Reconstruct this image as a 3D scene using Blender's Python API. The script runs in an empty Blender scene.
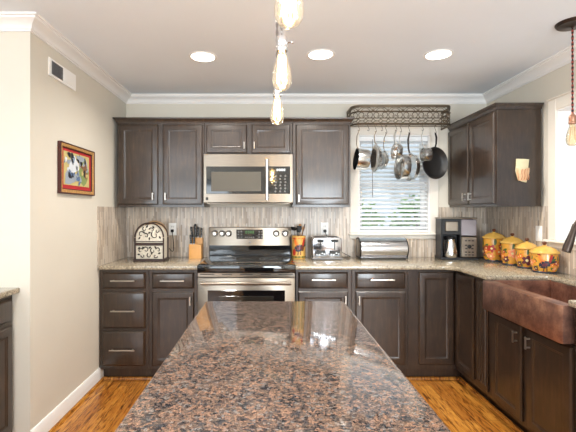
import bpy, bmesh, math, random
from mathutils import Vector, Matrix
random.seed(7)
PI = math.pi
scene = bpy.context.scene
COL = scene.collection

# ------------------------------------------------------------------ camera
cd = bpy.data.cameras.new('camera')
cam = bpy.data.objects.new('camera', cd)
COL.objects.link(cam)
cam.location = (0, 0, 1.35)
cam.rotation_euler = (PI / 2, 0, 0)
cd.sensor_width = 36.0
cd.lens = 403 / 576 * 36.0
cd.shift_x = 19 / 576
cd.shift_y = -5 / 576
cd.clip_start = 0.02
scene.camera = cam

# ------------------------------------------------------------------ world, lights, exposure
scene.view_settings.view_transform = 'Standard'
scene.view_settings.look = 'None'
scene.view_settings.gamma = 1.0
scene.view_settings.exposure = 0.62
world = bpy.data.worlds.new('sky')
scene.world = world
world.use_nodes = True
wb = world.node_tree.nodes['Background']
wb.inputs['Color'].default_value = (0.76, 0.89, 1.0, 1)
wb.inputs['Strength'].default_value = 0.62


def area(name, loc, rot, sx, sy, power, col, shape='RECTANGLE', spread=PI):
    l = bpy.data.lights.new(name, 'AREA')
    l.shape = shape
    l.size = sx
    if shape in ('RECTANGLE', 'ELLIPSE'):
        l.size_y = sy
    l.energy = power
    l.color = col
    l.spread = spread
    o = bpy.data.objects.new(name, l)
    o.location = loc
    o.rotation_euler = rot
    COL.objects.link(o)
    return o


# added fill lamps, tilted up, in made-up openings behind and left of camera
area('side_fill', (-3.32, -1.3, 1.25), (0, math.radians(-125), math.radians(-12)), 1.7, 1.9, 95, (0.84, 0.93, 1.0), 'RECTANGLE', math.radians(125))
area('rear_fill', (-1.95, -2.62, 1.25), (math.radians(122), 0, 0), 2.0, 1.7, 50, (0.84, 0.93, 1.0))
area('rear_fill', (1.2, -2.62, 1.25), (math.radians(118), 0, 0), 1.1, 1.7, 105, (0.84, 0.93, 1.0))
CAN_POWER = 9.0
OVERHEAD_FILL_POWER = 10.0
BULB_POWER = 3.2

# ------------------------------------------------------------------ materials
MATS = {}


def newmat(name):
    m = bpy.data.materials.new(name)
    m.use_nodes = True
    nt = m.node_tree
    return m, nt, nt.nodes['Principled BSDF']


def srgb(r, g, b):
    f = lambda c: (c / 255 / 12.92) if c / 255 <= 0.04045 else ((c / 255 + 0.055) / 1.055) ** 2.4
    return (f(r), f(g), f(b), 1)


def mat(name, col, rough=0.5, metal=0.0, coat=0.0, emit=None, estr=0.0, var=0.0, vscale=20.0, spec=None, bump=0.0, bscale=60.0):
    if name in MATS:
        return MATS[name]
    m, nt, p = newmat(name)
    c = srgb(*col)
    p.inputs['Base Color'].default_value = c
    p.inputs['Roughness'].default_value = rough
    p.inputs['Metallic'].default_value = metal
    p.inputs['Coat Weight'].default_value = coat
    p.inputs['Coat Roughness'].default_value = 0.08
    if spec is not None:
        p.inputs['Specular IOR Level'].default_value = spec
    if emit:
        p.inputs['Emission Color'].default_value = srgb(*emit)
        p.inputs['Emission Strength'].default_value = estr
    tc = nt.nodes.new('ShaderNodeTexCoord')
    if var > 0:
        n = nt.nodes.new('ShaderNodeTexNoise')
        n.inputs['Scale'].default_value = vscale
        n.inputs['Detail'].default_value = 4
        nt.links.new(tc.outputs['Object'], n.inputs['Vector'])
        r = nt.nodes.new('ShaderNodeValToRGB')
        r.color_ramp.elements[0].position = 0.3
        r.color_ramp.elements[1].position = 0.7
        r.color_ramp.elements[0].color = tuple(x * (1 - var) for x in c[:3]) + (1,)
        r.color_ramp.elements[1].color = tuple(min(1, x * (1 + var)) for x in c[:3]) + (1,)
        nt.links.new(n.outputs['Fac'], r.inputs['Fac'])
        nt.links.new(r.outputs['Color'], p.inputs['Base Color'])
    if bump > 0:
        n = nt.nodes.new('ShaderNodeTexNoise')
        n.inputs['Scale'].default_value = bscale
        nt.links.new(tc.outputs['Object'], n.inputs['Vector'])
        b = nt.nodes.new('ShaderNodeBump')
        b.inputs['Strength'].default_value = bump
        b.inputs['Distance'].default_value = 0.01
        nt.links.new(n.outputs['Fac'], b.inputs['Height'])
        nt.links.new(b.outputs['Normal'], p.inputs['Normal'])
    MATS[name] = m
    return m


def mapping(nt, scale=(1, 1, 1), rot=(0, 0, 0), out='Object'):
    tc = nt.nodes.new('ShaderNodeTexCoord')
    mp = nt.nodes.new('ShaderNodeMapping')
    mp.inputs['Scale'].default_value = scale
    mp.inputs['Rotation'].default_value = rot
    nt.links.new(tc.outputs[out], mp.inputs['Vector'])
    return mp.outputs['Vector']


def ramp(nt, fac, stops, interp='LINEAR'):
    r = nt.nodes.new('ShaderNodeValToRGB')
    cr = r.color_ramp
    cr.interpolation = interp
    while len(cr.elements) < len(stops):
        cr.elements.new(0.5)
    for e, (pos, c) in zip(cr.elements, stops):
        e.position = pos
        e.color = srgb(*c)
    nt.links.new(fac, r.inputs['Fac'])
    return r.outputs['Color']


def noise(nt, vec, scale, detail=4, rough=0.55, dist=0.0):
    n = nt.nodes.new('ShaderNodeTexNoise')
    n.inputs['Scale'].default_value = scale
    n.inputs['Detail'].default_value = detail
    n.inputs['Roughness'].default_value = rough
    n.inputs['Distortion'].default_value = dist
    nt.links.new(vec, n.inputs['Vector'])
    return n.outputs['Fac']


def mixc(nt, a, b, fac, mode='MIX'):
    m = nt.nodes.new('ShaderNodeMix')
    m.data_type = 'RGBA'
    m.blend_type = mode
    for s, v in ((m.inputs[6], a), (m.inputs[7], b), (m.inputs[0], fac)):
        if isinstance(v, (int, float, tuple)):
            s.default_value = v
        else:
            nt.links.new(v, s)
    return m.outputs[2]


def make_cabinet_wood():
    m, nt, p = newmat('espresso_wood')
    v = mapping(nt, (9, 9, 1.2))
    n1 = noise(nt, v, 6, 6, 0.6, 0.3)
    c = ramp(nt, n1, [(0.25, (42, 32, 25)), (0.55, (60, 45, 34)), (0.8, (82, 61, 45))])
    v2 = mapping(nt, (1, 1, 1))
    n2 = noise(nt, v2, 7, 5)
    c2 = mixc(nt, c, ramp(nt, n2, [(0.33, (185, 182, 180)), (0.68, (255, 255, 255))]), 0.85, 'MULTIPLY')
    nt.links.new(c2, p.inputs['Base Color'])
    p.inputs['Roughness'].default_value = 0.38
    p.inputs['Specular IOR Level'].default_value = 0.5
    p.inputs['Coat Weight'].default_value = 0.5
    p.inputs['Coat Roughness'].default_value = 0.13
    return m


def make_island_granite():
    m, nt, p = newmat('brown_granite')
    v = mapping(nt, (1, 1, 1))
    vo = nt.nodes.new('ShaderNodeTexVoronoi')
    vo.inputs['Scale'].default_value = 150
    dn = nt.nodes.new('ShaderNodeTexNoise')
    dn.inputs['Scale'].default_value = 60
    nt.links.new(v, dn.inputs['Vector'])
    vm = nt.nodes.new('ShaderNodeVectorMath')
    vm.operation = 'MULTIPLY_ADD'
    vm.inputs[1].default_value = (0.02, 0.02, 0.02)
    nt.links.new(dn.outputs['Color'], vm.inputs[0])
    nt.links.new(v, vm.inputs[2])
    nt.links.new(vm.outputs[0], vo.inputs['Vector'])
    sp = nt.nodes.new('ShaderNodeSeparateColor')
    nt.links.new(vo.outputs['Color'], sp.inputs[0])
    cell = ramp(nt, sp.outputs[0], [(0.0, (46, 47, 52)), (0.28, (84, 84, 88)), (0.46, (122, 108, 98)), (0.62, (158, 128, 110)), (0.78, (184, 144, 120)), (0.90, (152, 150, 148))], 'CONSTANT')
    big = noise(nt, v, 48, 4, 0.65)
    c = mixc(nt, cell, ramp(nt, big, [(0.4, (60, 62, 68)), (0.62, (158, 128, 108))]), 0.45)
    fine = noise(nt, v, 330, 3)
    c = mixc(nt, c, ramp(nt, fine, [(0.38, (50, 49, 52)), (0.6, (255, 250, 245))]), 0.7, 'MULTIPLY')
    nt.links.new(c, p.inputs['Base Color'])
    p.inputs['Roughness'].default_value = 0.05
    p.inputs['Specular IOR Level'].default_value = 0.2
    p.inputs['Coat Weight'].default_value = 0.0
    p.inputs['Coat Roughness'].default_value = 0.03
    return m


def make_tan_granite():
    m, nt, p = newmat('tan_granite')
    v = mapping(nt, (1, 1, 1))
    a = noise(nt, v, 70, 6, 0.7, 0.5)
    c = ramp(nt, a, [(0.3, (92, 83, 73)), (0.45, (152, 141, 122)), (0.6, (188, 177, 156)), (0.75, (134, 118, 97))])
    b = noise(nt, v, 210, 3)
    c = mixc(nt, c, ramp(nt, b, [(0.36, (90, 82, 78)), (0.5, (255, 252, 246))]), 0.6, 'MULTIPLY')
    nt.links.new(c, p.inputs['Base Color'])
    p.inputs['Roughness'].default_value = 0.14
    p.inputs['Coat Weight'].default_value = 0.3
    return m


def make_tile():
    m, nt, p = newmat('stick_mosaic_tile')
    tc = nt.nodes.new('ShaderNodeTexCoord')
    s = nt.nodes.new('ShaderNodeSeparateXYZ')
    nt.links.new(tc.outputs['Object'], s.inputs[0])
    ad = nt.nodes.new('ShaderNodeMath')
    nt.links.new(s.outputs[0], ad.inputs[0])
    nt.links.new(s.outputs[1], ad.inputs[1])
    cb = nt.nodes.new('ShaderNodeCombineXYZ')
    nt.links.new(s.outputs[2], cb.inputs[0])
    nt.links.new(ad.outputs[0], cb.inputs[1])
    cols = []
    for k, (c1, c2) in enumerate((((222, 208, 188), (182, 162, 142)), ((204, 194, 184), (146, 130, 114)))):
        b = nt.nodes.new('ShaderNodeTexBrick')
        nt.links.new(cb.outputs[0], b.inputs['Vector'])
        b.offset = 0.37
        b.offset_frequency = 3
        b.squash = 0.7
        b.squash_frequency = 2
        b.inputs['Scale'].default_value = 1.0
        b.inputs['Mortar Size'].default_value = 0.0009
        b.inputs['Brick Width'].default_value = 0.16
        b.inputs['Row Height'].default_value = 0.0125
        b.inputs['Color1'].default_value = srgb(*c1)
        b.inputs['Color2'].default_value = srgb(*c2)
        b.inputs['Mortar'].default_value = srgb(168, 158, 148)
        cols.append(b.outputs['Color'])
    v = nt.nodes.new('ShaderNodeMapping')
    v.inputs['Scale'].default_value = (3, 45, 1)
    nt.links.new(cb.outputs[0], v.inputs['Vector'])
    f = noise(nt, v.outputs[0], 1.0, 3)
    c = mixc(nt, cols[0], cols[1], ramp(nt, f, [(0.4, (0, 0, 0)), (0.6, (255, 255, 255))]))
    nt.links.new(c, p.inputs['Base Color'])
    p.inputs['Roughness'].default_value = 0.3
    return m


def make_oak():
    m, nt, p = newmat('oak_planks')
    tc = nt.nodes.new('ShaderNodeTexCoord')
    sw = nt.nodes.new('ShaderNodeMapping')
    sw.inputs['Rotation'].default_value = (0, 0, PI / 2)
    nt.links.new(tc.outputs['Object'], sw.inputs['Vector'])
    b = nt.nodes.new('ShaderNodeTexBrick')
    nt.links.new(sw.outputs[0], b.inputs['Vector'])
    b.offset = 0.4
    b.inputs['Scale'].default_value = 1
    b.inputs['Brick Width'].default_value = 1.3
    b.inputs['Row Height'].default_value = 0.083
    b.inputs['Mortar Size'].default_value = 0.0012
    b.inputs['Color1'].default_value = srgb(204, 146, 66)
    b.inputs['Color2'].default_value = srgb(170, 110, 44)
    b.inputs['Mortar'].default_value = srgb(60, 34, 16)
    v = mapping(nt, (10, 0.9, 1))
    g = noise(nt, v, 6, 6, 0.65, 1.6)
    c = mixc(nt, b.outputs['Color'], ramp(nt, g, [(0.38, (90, 56, 30)), (0.47, (220, 196, 168)), (0.6, (255, 255, 250))]), 0.95, 'MULTIPLY')
    nt.links.new(c, p.inputs['Base Color'])
    p.inputs['Roughness'].default_value = 0.3
    p.inputs['Coat Weight'].default_value = 0.15
    return m


def make_steel(name, col, rough, sc, aniso=0.0):
    m, nt, p = newmat(name)
    v = mapping(nt, sc)
    n = noise(nt, v, 10, 4)
    c0 = tuple(int(x * 0.93) for x in col)
    nt.links.new(ramp(nt, n, [(0.3, c0), (0.7, col)]), p.inputs['Base Color'])
    p.inputs['Metallic'].default_value = 1
    p.inputs['Roughness'].default_value = rough
    if aniso:
        p.inputs['Anisotropic'].default_value = aniso
        tg = nt.nodes.new('ShaderNodeTangent')
        tg.direction_type = 'RADIAL'
        tg.axis = 'Z'
        nt.links.new(tg.outputs[0], p.inputs['Tangent'])
        p.inputs['Anisotropic Rotation'].default_value = 0.25
    return m


def make_copper():
    m, nt, p = newmat('hammered_copper')
    v = mapping(nt, (1, 1, 1))
    n = noise(nt, v, 9, 5, 0.65)
    c = ramp(nt, n, [(0.3, (104, 78, 70)), (0.5, (148, 108, 92)), (0.7, (192, 146, 120))])
    nt.links.new(c, p.inputs['Base Color'])
    vo = nt.nodes.new('ShaderNodeTexVoronoi')
    vo.inputs['Scale'].default_value = 90
    nt.links.new(v, vo.inputs['Vector'])
    b = nt.nodes.new('ShaderNodeBump')
    b.inputs['Strength'].default_value = 0.35
    b.inputs['Distance'].default_value = 0.004
    nt.links.new(vo.outputs['Distance'], b.inputs['Height'])
    nt.links.new(b.outputs['Normal'], p.inputs['Normal'])
    p.inputs['Metallic'].default_value = 0.75
    p.inputs['Roughness'].default_value = 0.36
    return m


def make_glass(name, tint=(255, 255, 255), fac=0.1, rough=0.02, glow=0.0):
    m = bpy.data.materials.new(name)
    m.use_nodes = True
    nt = m.node_tree
    nt.nodes.remove(nt.nodes['Principled BSDF'])
    out = nt.nodes['Material Output']
    t = nt.nodes.new('ShaderNodeBsdfTransparent')
    t.inputs['Color'].default_value = srgb(*tint)
    g = nt.nodes.new('ShaderNodeBsdfGlossy')
    g.inputs['Roughness'].default_value = rough
    lw = nt.nodes.new('ShaderNodeLayerWeight')
    lw.inputs['Blend'].default_value = fac
    mx = nt.nodes.new('ShaderNodeMixShader')
    nt.links.new(lw.outputs['Facing' if fac > 0.15 else 'Fresnel'], mx.inputs[0])
    nt.links.new(t.outputs[0], mx.inputs[1])
    nt.links.new(g.outputs[0], mx.inputs[2])
    if glow:
        e = nt.nodes.new('ShaderNodeEmission')
        e.inputs['Color'].default_value = srgb(255, 226, 180)
        e.inputs['Strength'].default_value = glow
        ad = nt.nodes.new('ShaderNodeAddShader')
        nt.links.new(mx.outputs[0], ad.inputs[0])
        nt.links.new(e.outputs[0], ad.inputs[1])
        nt.links.new(ad.outputs[0], out.inputs['Surface'])
    else:
        nt.links.new(mx.outputs[0], out.inputs['Surface'])
    return m


def make_cord():
    m, nt, p = newmat('twisted_cloth_cord')
    w = nt.nodes.new('ShaderNodeTexWave')
    w.wave_type = 'BANDS'
    w.bands_direction = 'Z'
    w.inputs['Scale'].default_value = 14
    nt.links.new(mapping(nt), w.inputs['Vector'])
    nt.links.new(ramp(nt, w.outputs['Fac'], [(0.45, (30, 22, 22)), (0.55, (150, 60, 50))]), p.inputs['Base Color'])
    p.inputs['Roughness'].default_value = 0.8
    return m


def make_leaf():
    m, nt, p = newmat('leaf_green')
    n = noise(nt, mapping(nt), 5, 3)
    nt.links.new(ramp(nt, n, [(0.3, (88, 140, 70)), (0.7, (190, 225, 150))]), p.inputs['Base Color'])
    p.inputs['Roughness'].default_value = 0.6
    p.inputs['Transmission Weight'].default_value = 0.0
    return m


WOOD = make_cabinet_wood()
ISLAND_GRANITE = make_island_granite()
TAN_GRANITE = make_tan_granite()
TILE = make_tile()
OAK = make_oak()
STEEL = make_steel('brushed_stainless', (140, 130, 118), 0.28, (1, 40, 40), 0.6)
POTSTEEL = make_steel('polished_steel', (226, 226, 224), 0.2, (30, 30, 1))
BREADSTEEL = make_steel('satin_steel', (206, 206, 208), 0.2, (40, 1, 1))
COPPER = make_copper()
GLASS = make_glass('window_glass')
BULBGLASS = make_glass('bulb_glass', (255, 250, 240), 0.35, 0.05, 0.10)
AMBERGLASS = make_glass('amber_bulb_glass', (255, 244, 222), 0.35, 0.05)
CORD = make_cord()
LEAF = make_leaf()
WALL = mat('wall_paint', (214, 208, 195), 0.85, var=0.015, vscale=3)
CEIL = mat('ceiling_paint', (233, 239, 246), 0.9, var=0.01, vscale=3)
TRIM = mat('white_trim', (238, 236, 234), 0.45)
CASING = mat('casing_paint', (232, 225, 214), 0.5)
NICKEL = mat('satin_nickel', (196, 190, 182), 0.3, 1.0)
BLACK = mat('black_plastic', (17, 16, 17), 0.45, spec=0.35)
BLACKGLASS = mat('black_glass', (14, 14, 16), 0.05, coat=0.5)
SMOKEGLASS = mat('oven_window_glass', (40, 38, 34), 0.1, coat=0.5)
MICROGLASS = mat('microwave_screen', (84, 79, 70), 0.35, spec=0.25, bump=0.05, bscale=900)
IRON = mat('dark_iron', (112, 100, 84), 0.4, 0.8, var=0.2, vscale=40)
WHITEPLASTIC = mat('white_plastic', (246, 245, 242), 0.4)
GREY = mat('grey_plastic', (120, 118, 118), 0.4)
CHROME = mat('chrome', (225, 225, 226), 0.1, 1.0)
DARKMETAL = mat('oil_rubbed_bronze', (70, 60, 54), 0.32, 0.85)
SLAT = mat('blind_slat', (244, 246, 248), 0.5)
BLOCKWOOD = mat('maple_block', (206, 150, 82), 0.4, var=0.1, vscale=14)
SPOONWOOD = mat('spoon_wood', (178, 128, 80), 0.6, var=0.1, vscale=30)
CREAM = mat('cream_stone', (206, 198, 182), 0.7, var=0.12, vscale=60)
TANWOOD = mat('tan_wood', (176, 140, 100), 0.6, var=0.1, vscale=30)
YELLOW = mat('yellow_glaze', (212, 152, 58), 0.2, var=0.12, vscale=18, coat=0.3)
YLID = mat('yellow_lid_glaze', (218, 172, 84), 0.22, var=0.12, vscale=22, coat=0.3)
P_RED = mat('paint_red', (170, 44, 30), 0.3)
P_ORANGE = mat('paint_orange', (222, 116, 40), 0.3)
P_PINK = mat('paint_pink', (226, 140, 96), 0.3)
P_GREEN = mat('paint_green', (72, 92, 40), 0.3)
P_PLUM = mat('paint_plum', (96, 38, 48), 0.3)
P_DARK = mat('paint_dark_blue', (36, 38, 52), 0.3)
P_CREAM = mat('paint_cream', (238, 220, 160), 0.3)
P_BROWN = mat('paint_brown', (92, 50, 28), 0.35)


# ------------------------------------------------------------------ mesh builder
class MB:
    def __init__(self):
        self.v, self.f, self.m = [], [], []

    def add(self, vs, fs, mi=0):
        o = len(self.v)
        self.v += [tuple(x) for x in vs]
        for f in fs:
            self.f.append(tuple(i + o for i in f))
            self.m.append(mi)
        return self

    def frombm(self, bm, mi=0):
        bm.verts.index_update()
        self.add([v.co.copy() for v in bm.verts], [[v.index for v in f.verts] for f in bm.faces], mi)
        bm.free()
        return self

    def box(self, x0, x1, y0, y1, z0, z1, b=0.0, mi=0, seg=1):
        bm = bmesh.new()
        bmesh.ops.create_cube(bm, size=1.0)
        for v in bm.verts:
            v.co = Vector(((x0 + x1) / 2 + v.co.x * (x1 - x0), (y0 + y1) / 2 + v.co.y * (y1 - y0), (z0 + z1) / 2 + v.co.z * (z1 - z0)))
        if b > 0:
            b = min(b, 0.49 * min(abs(x1 - x0), abs(y1 - y0), abs(z1 - z0)))
            bmesh.ops.bevel(bm, geom=list(bm.edges), offset=b, segments=seg, affect='EDGES', profile=0.5)
        return self.frombm(bm, mi)

    def prism(self, outline, z0, z1, b=0.0, mi=0, axis='z', seg=2):
        bm = bmesh.new()
        def pt(p, h):
            if axis == 'z':
                return (p[0], p[1], h)
            if axis == 'y':
                return (p[0], h, p[1])
            return (h, p[0], p[1])
        lo = [bm.verts.new(pt(p, z0)) for p in outline]
        hi = [bm.verts.new(pt(p, z1)) for p in outline]
        bm.faces.new(lo)
        bm.faces.new(hi)
        n = len(outline)
        for i in range(n):
            bm.faces.new((lo[i], lo[(i + 1) % n], hi[(i + 1) % n], hi[i]))
        bmesh.ops.recalc_face_normals(bm, faces=list(bm.faces))
        if b > 0:
            es = [e for e in bm.edges if (e.verts[0] in lo) == (e.verts[1] in lo)]
            bmesh.ops.bevel(bm, geom=es, offset=b, segments=seg, affect='EDGES', profile=0.5)
        return self.frombm(bm, mi)

    def tube(self, pts, r, seg=8, mi=0, closed=False, cap=True):
        pts = [Vector(p) for p in pts]
        n = len(pts)
        rs = r if isinstance(r, (list, tuple)) else [r] * n
        up = None
        rings = []
        for i, p in enumerate(pts):
            if closed:
                t = pts[(i + 1) % n] - pts[i - 1]
            else:
                t = pts[min(i + 1, n - 1)] - pts[max(i - 1, 0)]
            if t.length < 1e-9:
                t = Vector((0, 0, 1))
            t.normalize()
            if up is None:
                up = Vector((0, 0, 1)) if abs(t.z) < 0.9 else Vector((1, 0, 0))
            a = t.cross(up)
            if a.length < 1e-6:
                a = t.orthogonal()
            a.normalize()
            up = a.cross(t).normalized()
            rings.append([p + (a * math.cos(k * 2 * PI / seg) + up * math.sin(k * 2 * PI / seg)) * rs[i] for k in range(seg)])
        vs = [q for ring in rings for q in ring]
        fs = []
        for i in range(n if closed else n - 1):
            j = (i + 1) % n
            for k in range(seg):
                k2 = (k + 1) % seg
                fs.append((i * seg + k, i * seg + k2, j * seg + k2, j * seg + k))
        if cap and not closed:
            fs.append(tuple(reversed(range(seg))))
            fs.append(tuple((n - 1) * seg + k for k in range(seg)))
        return self.add(vs, fs, mi)

    def lathe(self, prof, c=(0, 0, 0), seg=24, mi=0, axis='z', capb=True, capt=True):
        vs, fs = [], []
        for (r, h) in prof:
            for k in range(seg):
                a = k * 2 * PI / seg
                x, y = r * math.cos(a), r * math.sin(a)
                if axis == 'z':
                    q = (x, y, h)
                elif axis == 'y':
                    q = (x, h, y)
                else:
                    q = (h, x, y)
                vs.append((q[0] + c[0], q[1] + c[1], q[2] + c[2]))
        n = len(prof)
        for i in range(n - 1):
            for k in range(seg):
                k2 = (k + 1) % seg
                fs.append((i * seg + k, i * seg + k2, (i + 1) * seg + k2, (i + 1) * seg + k))
        if capb and prof[0][0] > 1e-5:
            fs.append(tuple(reversed(range(seg))))
        if capt and prof[-1][0] > 1e-5:
            fs.append(tuple((n - 1) * seg + k for k in range(seg)))
        return self.add(vs, fs, mi)

    def panel(self, x0, x1, z0, z1, yb, rings, mi=0):
        """Rectangular front facing -y built from (inset, depth) rings in front of the plane y = yb."""
        vs, fs = [], []
        for (i, d) in rings:
            vs += [(x0 + i, yb - d, z0 + i), (x1 - i, yb - d, z0 + i), (x1 - i, yb - d, z1 - i), (x0 + i, yb - d, z1 - i)]
        n = len(rings)
        for i in range(n - 1):
            for k in range(4):
                k2 = (k + 1) % 4
                fs.append((i * 4 + k, i * 4 + k2, (i + 1) * 4 + k2, (i + 1) * 4 + k))
        fs.append(tuple((n - 1) * 4 + k for k in range(4)))
        fs.append((3, 2, 1, 0))
        return self.add(vs, fs, mi)

    def sweep(self, path, prof, mi=0):
        """Profile of (offset to the right of travel, z) swept along a flat path with mitred corners; closed profile."""
        path = [Vector(p) for p in path]
        n = len(path)
        vs, fs = [], []
        for i, p in enumerate(path):
            if i == 0:
                d = (path[1] - path[0]).normalized()
                mv = Vector((d.y, -d.x))
            elif i == n - 1:
                d = (path[-1] - path[-2]).normalized()
                mv = Vector((d.y, -d.x))
            else:
                d0 = (path[i] - path[i - 1]).normalized()
                d1 = (path[i + 1] - path[i]).normalized()
                n0, n1 = Vector((d0.y, -d0.x)), Vector((d1.y, -d1.x))
                mv = (n0 + n1) / (1 + n0.dot(n1))
            for (o, z) in prof:
                vs.append((p.x + mv.x * o, p.y + mv.y * o, z))
        m = len(prof)
        for i in range(n - 1):
            for k in range(m):
                k2 = (k + 1) % m
                fs.append((i * m + k, i * m + k2, (i + 1) * m + k2, (i + 1) * m + k))
        fs.append(tuple(reversed(range(m))))
        fs.append(tuple((n - 1) * m + k for k in range(m)))
        return self.add(vs, fs, mi)

    def xform(self, M):
        self.v = [tuple(M @ Vector(p)) for p in self.v]
        return self

    def build(self, name, mats, parent=None, angle=35, recalc=True):
        me = bpy.data.meshes.new(name)
        me.from_pydata(self.v, [], self.f)
        if not isinstance(mats, (list, tuple)):
            mats = [mats]
        for m in mats:
            me.materials.append(m)
        me.polygons.foreach_set('material_index', self.m)
        if recalc:
            bm = bmesh.new()
            bm.from_mesh(me)
            bmesh.ops.recalc_face_normals(bm, faces=list(bm.faces))
            bm.to_mesh(me)
            bm.free()
        me.polygons.foreach_set('use_smooth', [True] * len(me.polygons))
        me.set_sharp_from_angle(angle=math.radians(angle))
        me.update()
        o = bpy.data.objects.new(name, me)
        COL.objects.link(o)
        if parent:
            o.parent = parent
        return o


def thing(name, label, cat, loc=(0, 0, 0), rz=0.0, group=None, rot=None):
    o = bpy.data.objects.new(name, None)
    o.empty_display_size = 0.05
    COL.objects.link(o)
    o.location = loc
    o.rotation_euler = rot if rot else (0, 0, rz)
    return tag(o, label, cat, group)


def tag(o, label, cat, group=None):
    o['label'] = label
    o['category'] = cat
    if group:
        o['group'] = group
    return o


def struct(o):
    o['kind'] = 'structure'
    return o


def dup(root, loc, label=None, rz=None):
    r = root.copy()
    COL.objects.link(r)
    r.location = loc
    if rz is not None:
        r.rotation_euler = (0, 0, rz)
    if label:
        r['label'] = label
    for ch in list(root.children):
        c = ch.copy()
        COL.objects.link(c)
        c.parent = r
        for g in ch.children:
            d = g.copy()
            COL.objects.link(d)
            d.parent = c
    return r


def arc(cx, cy, r, a0, a1, n=8):
    return [(cx + r * math.cos(math.radians(a0 + (a1 - a0) * i / n)), cy + r * math.sin(math.radians(a0 + (a1 - a0) * i / n))) for i in range(n + 1)]


def bez(p0, p1, p2, p3, n=10):
    out = []
    for i in range(n + 1):
        t = i / n
        out.append(tuple((1 - t) ** 3 * a + 3 * (1 - t) ** 2 * t * b + 3 * (1 - t) * t * t * c + t ** 3 * d for a, b, c, d in zip(p0, p1, p2, p3)))
    return out


# ------------------------------------------------------------------ room shell
D, XL, XR, YR, HC = 3.80, -1.345, 2.05, 2.27, 2.433
XF, YB = -3.4, -2.7
CT = 0.92                       # counter height

struct(MB().box(XF - 0.1, XR + 0.15, YB, D + 0.15, -0.1, 0).build('floor', OAK))
struct(MB().box(XF - 0.1, XR + 0.15, YB, D + 0.15, HC, HC + 0.1).build('ceiling', CEIL))
# back wall with a window opening
W1 = (0.849, 1.504, 1.143, 2.06)
w = MB()
w.box(XL - 0.1, W1[0], D, D + 0.12, 0, HC).box(W1[1], XR + 0.12, D, D + 0.12, 0, HC)
w.box(W1[0], W1[1], D, D + 0.12, 0, W1[2]).box(W1[0], W1[1], D, D + 0.12, W1[3], HC)
struct(w.build('wall_back', WALL))
# left wall and its return
struct(MB().box(XL - 0.12, XL, YR, D, 0, HC).build('wall_left', WALL))
struct(MB().box(XF, XL - 0.12, YR, YR + 0.12, 0, HC).build('wall_alcove', WALL))
w = MB()
w.box(XF - 0.1, XF, YB, -2.3, 0, HC).box(XF - 0.1, XF, -0.3, YR + 0.12, 0, HC).box(XF - 0.1, XF, -2.3, -0.3, 2.1, HC).box(XF - 0.1, XF, -2.3, -0.3, 0, 0.4)
struct(w.build('wall_far_left', WALL))
# right wall with a window opening over the sink
W2 = (1.72, 2.85, 1.143, 2.06)
w = MB()
w.box(XR, XR + 0.12, YB, W2[0], 0, HC).box(XR, XR + 0.12, W2[1], D, 0, HC)
w.box(XR, XR + 0.12, W2[0], W2[1], 0, W2[2]).box(XR, XR + 0.12, W2[0], W2[1], W2[3], HC)
struct(w.build('wall_right', WALL))
# rear wall with two wide openings
w = MB()
w.box(XF - 0.1, -2.95, YB, YB + 0.1, 0, HC).box(-0.95, 0.65, YB, YB + 0.1, 0, HC).box(1.75, XR + 0.12, YB, YB + 0.1, 0, HC)
w.box(-2.95, -0.95, YB, YB + 0.1, 2.1, HC).box(0.65, 1.75, YB, YB + 0.1, 2.1, HC).box(-2.95, -0.95, YB, YB + 0.1, 0, 0.4).box(0.65, 1.75, YB, YB + 0.1, 0, 0.4)
struct(w.build('wall_rear', WALL))
# ceiling crown
cp = [(0, HC), (0, HC - 0.074), (0.009, HC - 0.074), (0.009, HC - 0.066), (0.016, HC - 0.062), (0.018, HC - 0.054), (0.030, HC - 0.038), (0.052, HC - 0.025),
      (0.064, HC - 0.020), (0.066, HC - 0.011), (0.078, HC - 0.010), (0.080, HC)]
room_path = [(XF, YR), (XL, YR), (XL, D), (XR, D), (XR, YB)]
struct(MB().sweep(room_path, cp).build('trim_1', TRIM, angle=25))
bp = [(0, 0), (0, 0.112), (0.008, 0.110), (0.011, 0.102), (0.014, 0.097), (0.014, 0)]
struct(MB().sweep([(XL, YR), (XL, 3.245)], bp).build('baseboard_left', TRIM))
# oak shoe moulding along baseboard and toe kicks
sp = [(0, 0), (0, 0.02), (0.008, 0.017), (0.013, 0.010), (0.014, 0)]
struct(MB().sweep([(XL + 0.014, YR), (XL + 0.014, 3.236), (-0.565, 3.236)], sp).build('trim_2', OAK))
struct(MB().sweep([(0.212, 3.236), (1.535, 3.236), (1.535, 1.3)], sp).build('trim_3', OAK))
# tiled splash
t = MB()
t.box(XL, W1[0] - 0.088, D - 0.008, D, CT, 1.386)
t.box(W1[1] + 0.088, XR, D - 0.008, D, CT, 1.386)
t.box(W1[0] - 0.088, W1[1] + 0.088, D - 0.008, D, CT, W1[2] - 0.055)
struct(t.build('wall_tile_back', TILE))
struct(MB().box(XL, XL + 0.008, 3.155, D - 0.009, CT, 1.386).build('wall_tile_left', TILE))
t = MB()
t.box(XR - 0.008, XR, W2[1] + 0.09, D - 0.009, CT, 1.386)
t.box(XR - 0.008, XR, 1.3, W2[1] + 0.09, CT, W2[2] - 0.055)
struct(t.build('wall_tile_right', TILE))


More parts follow.
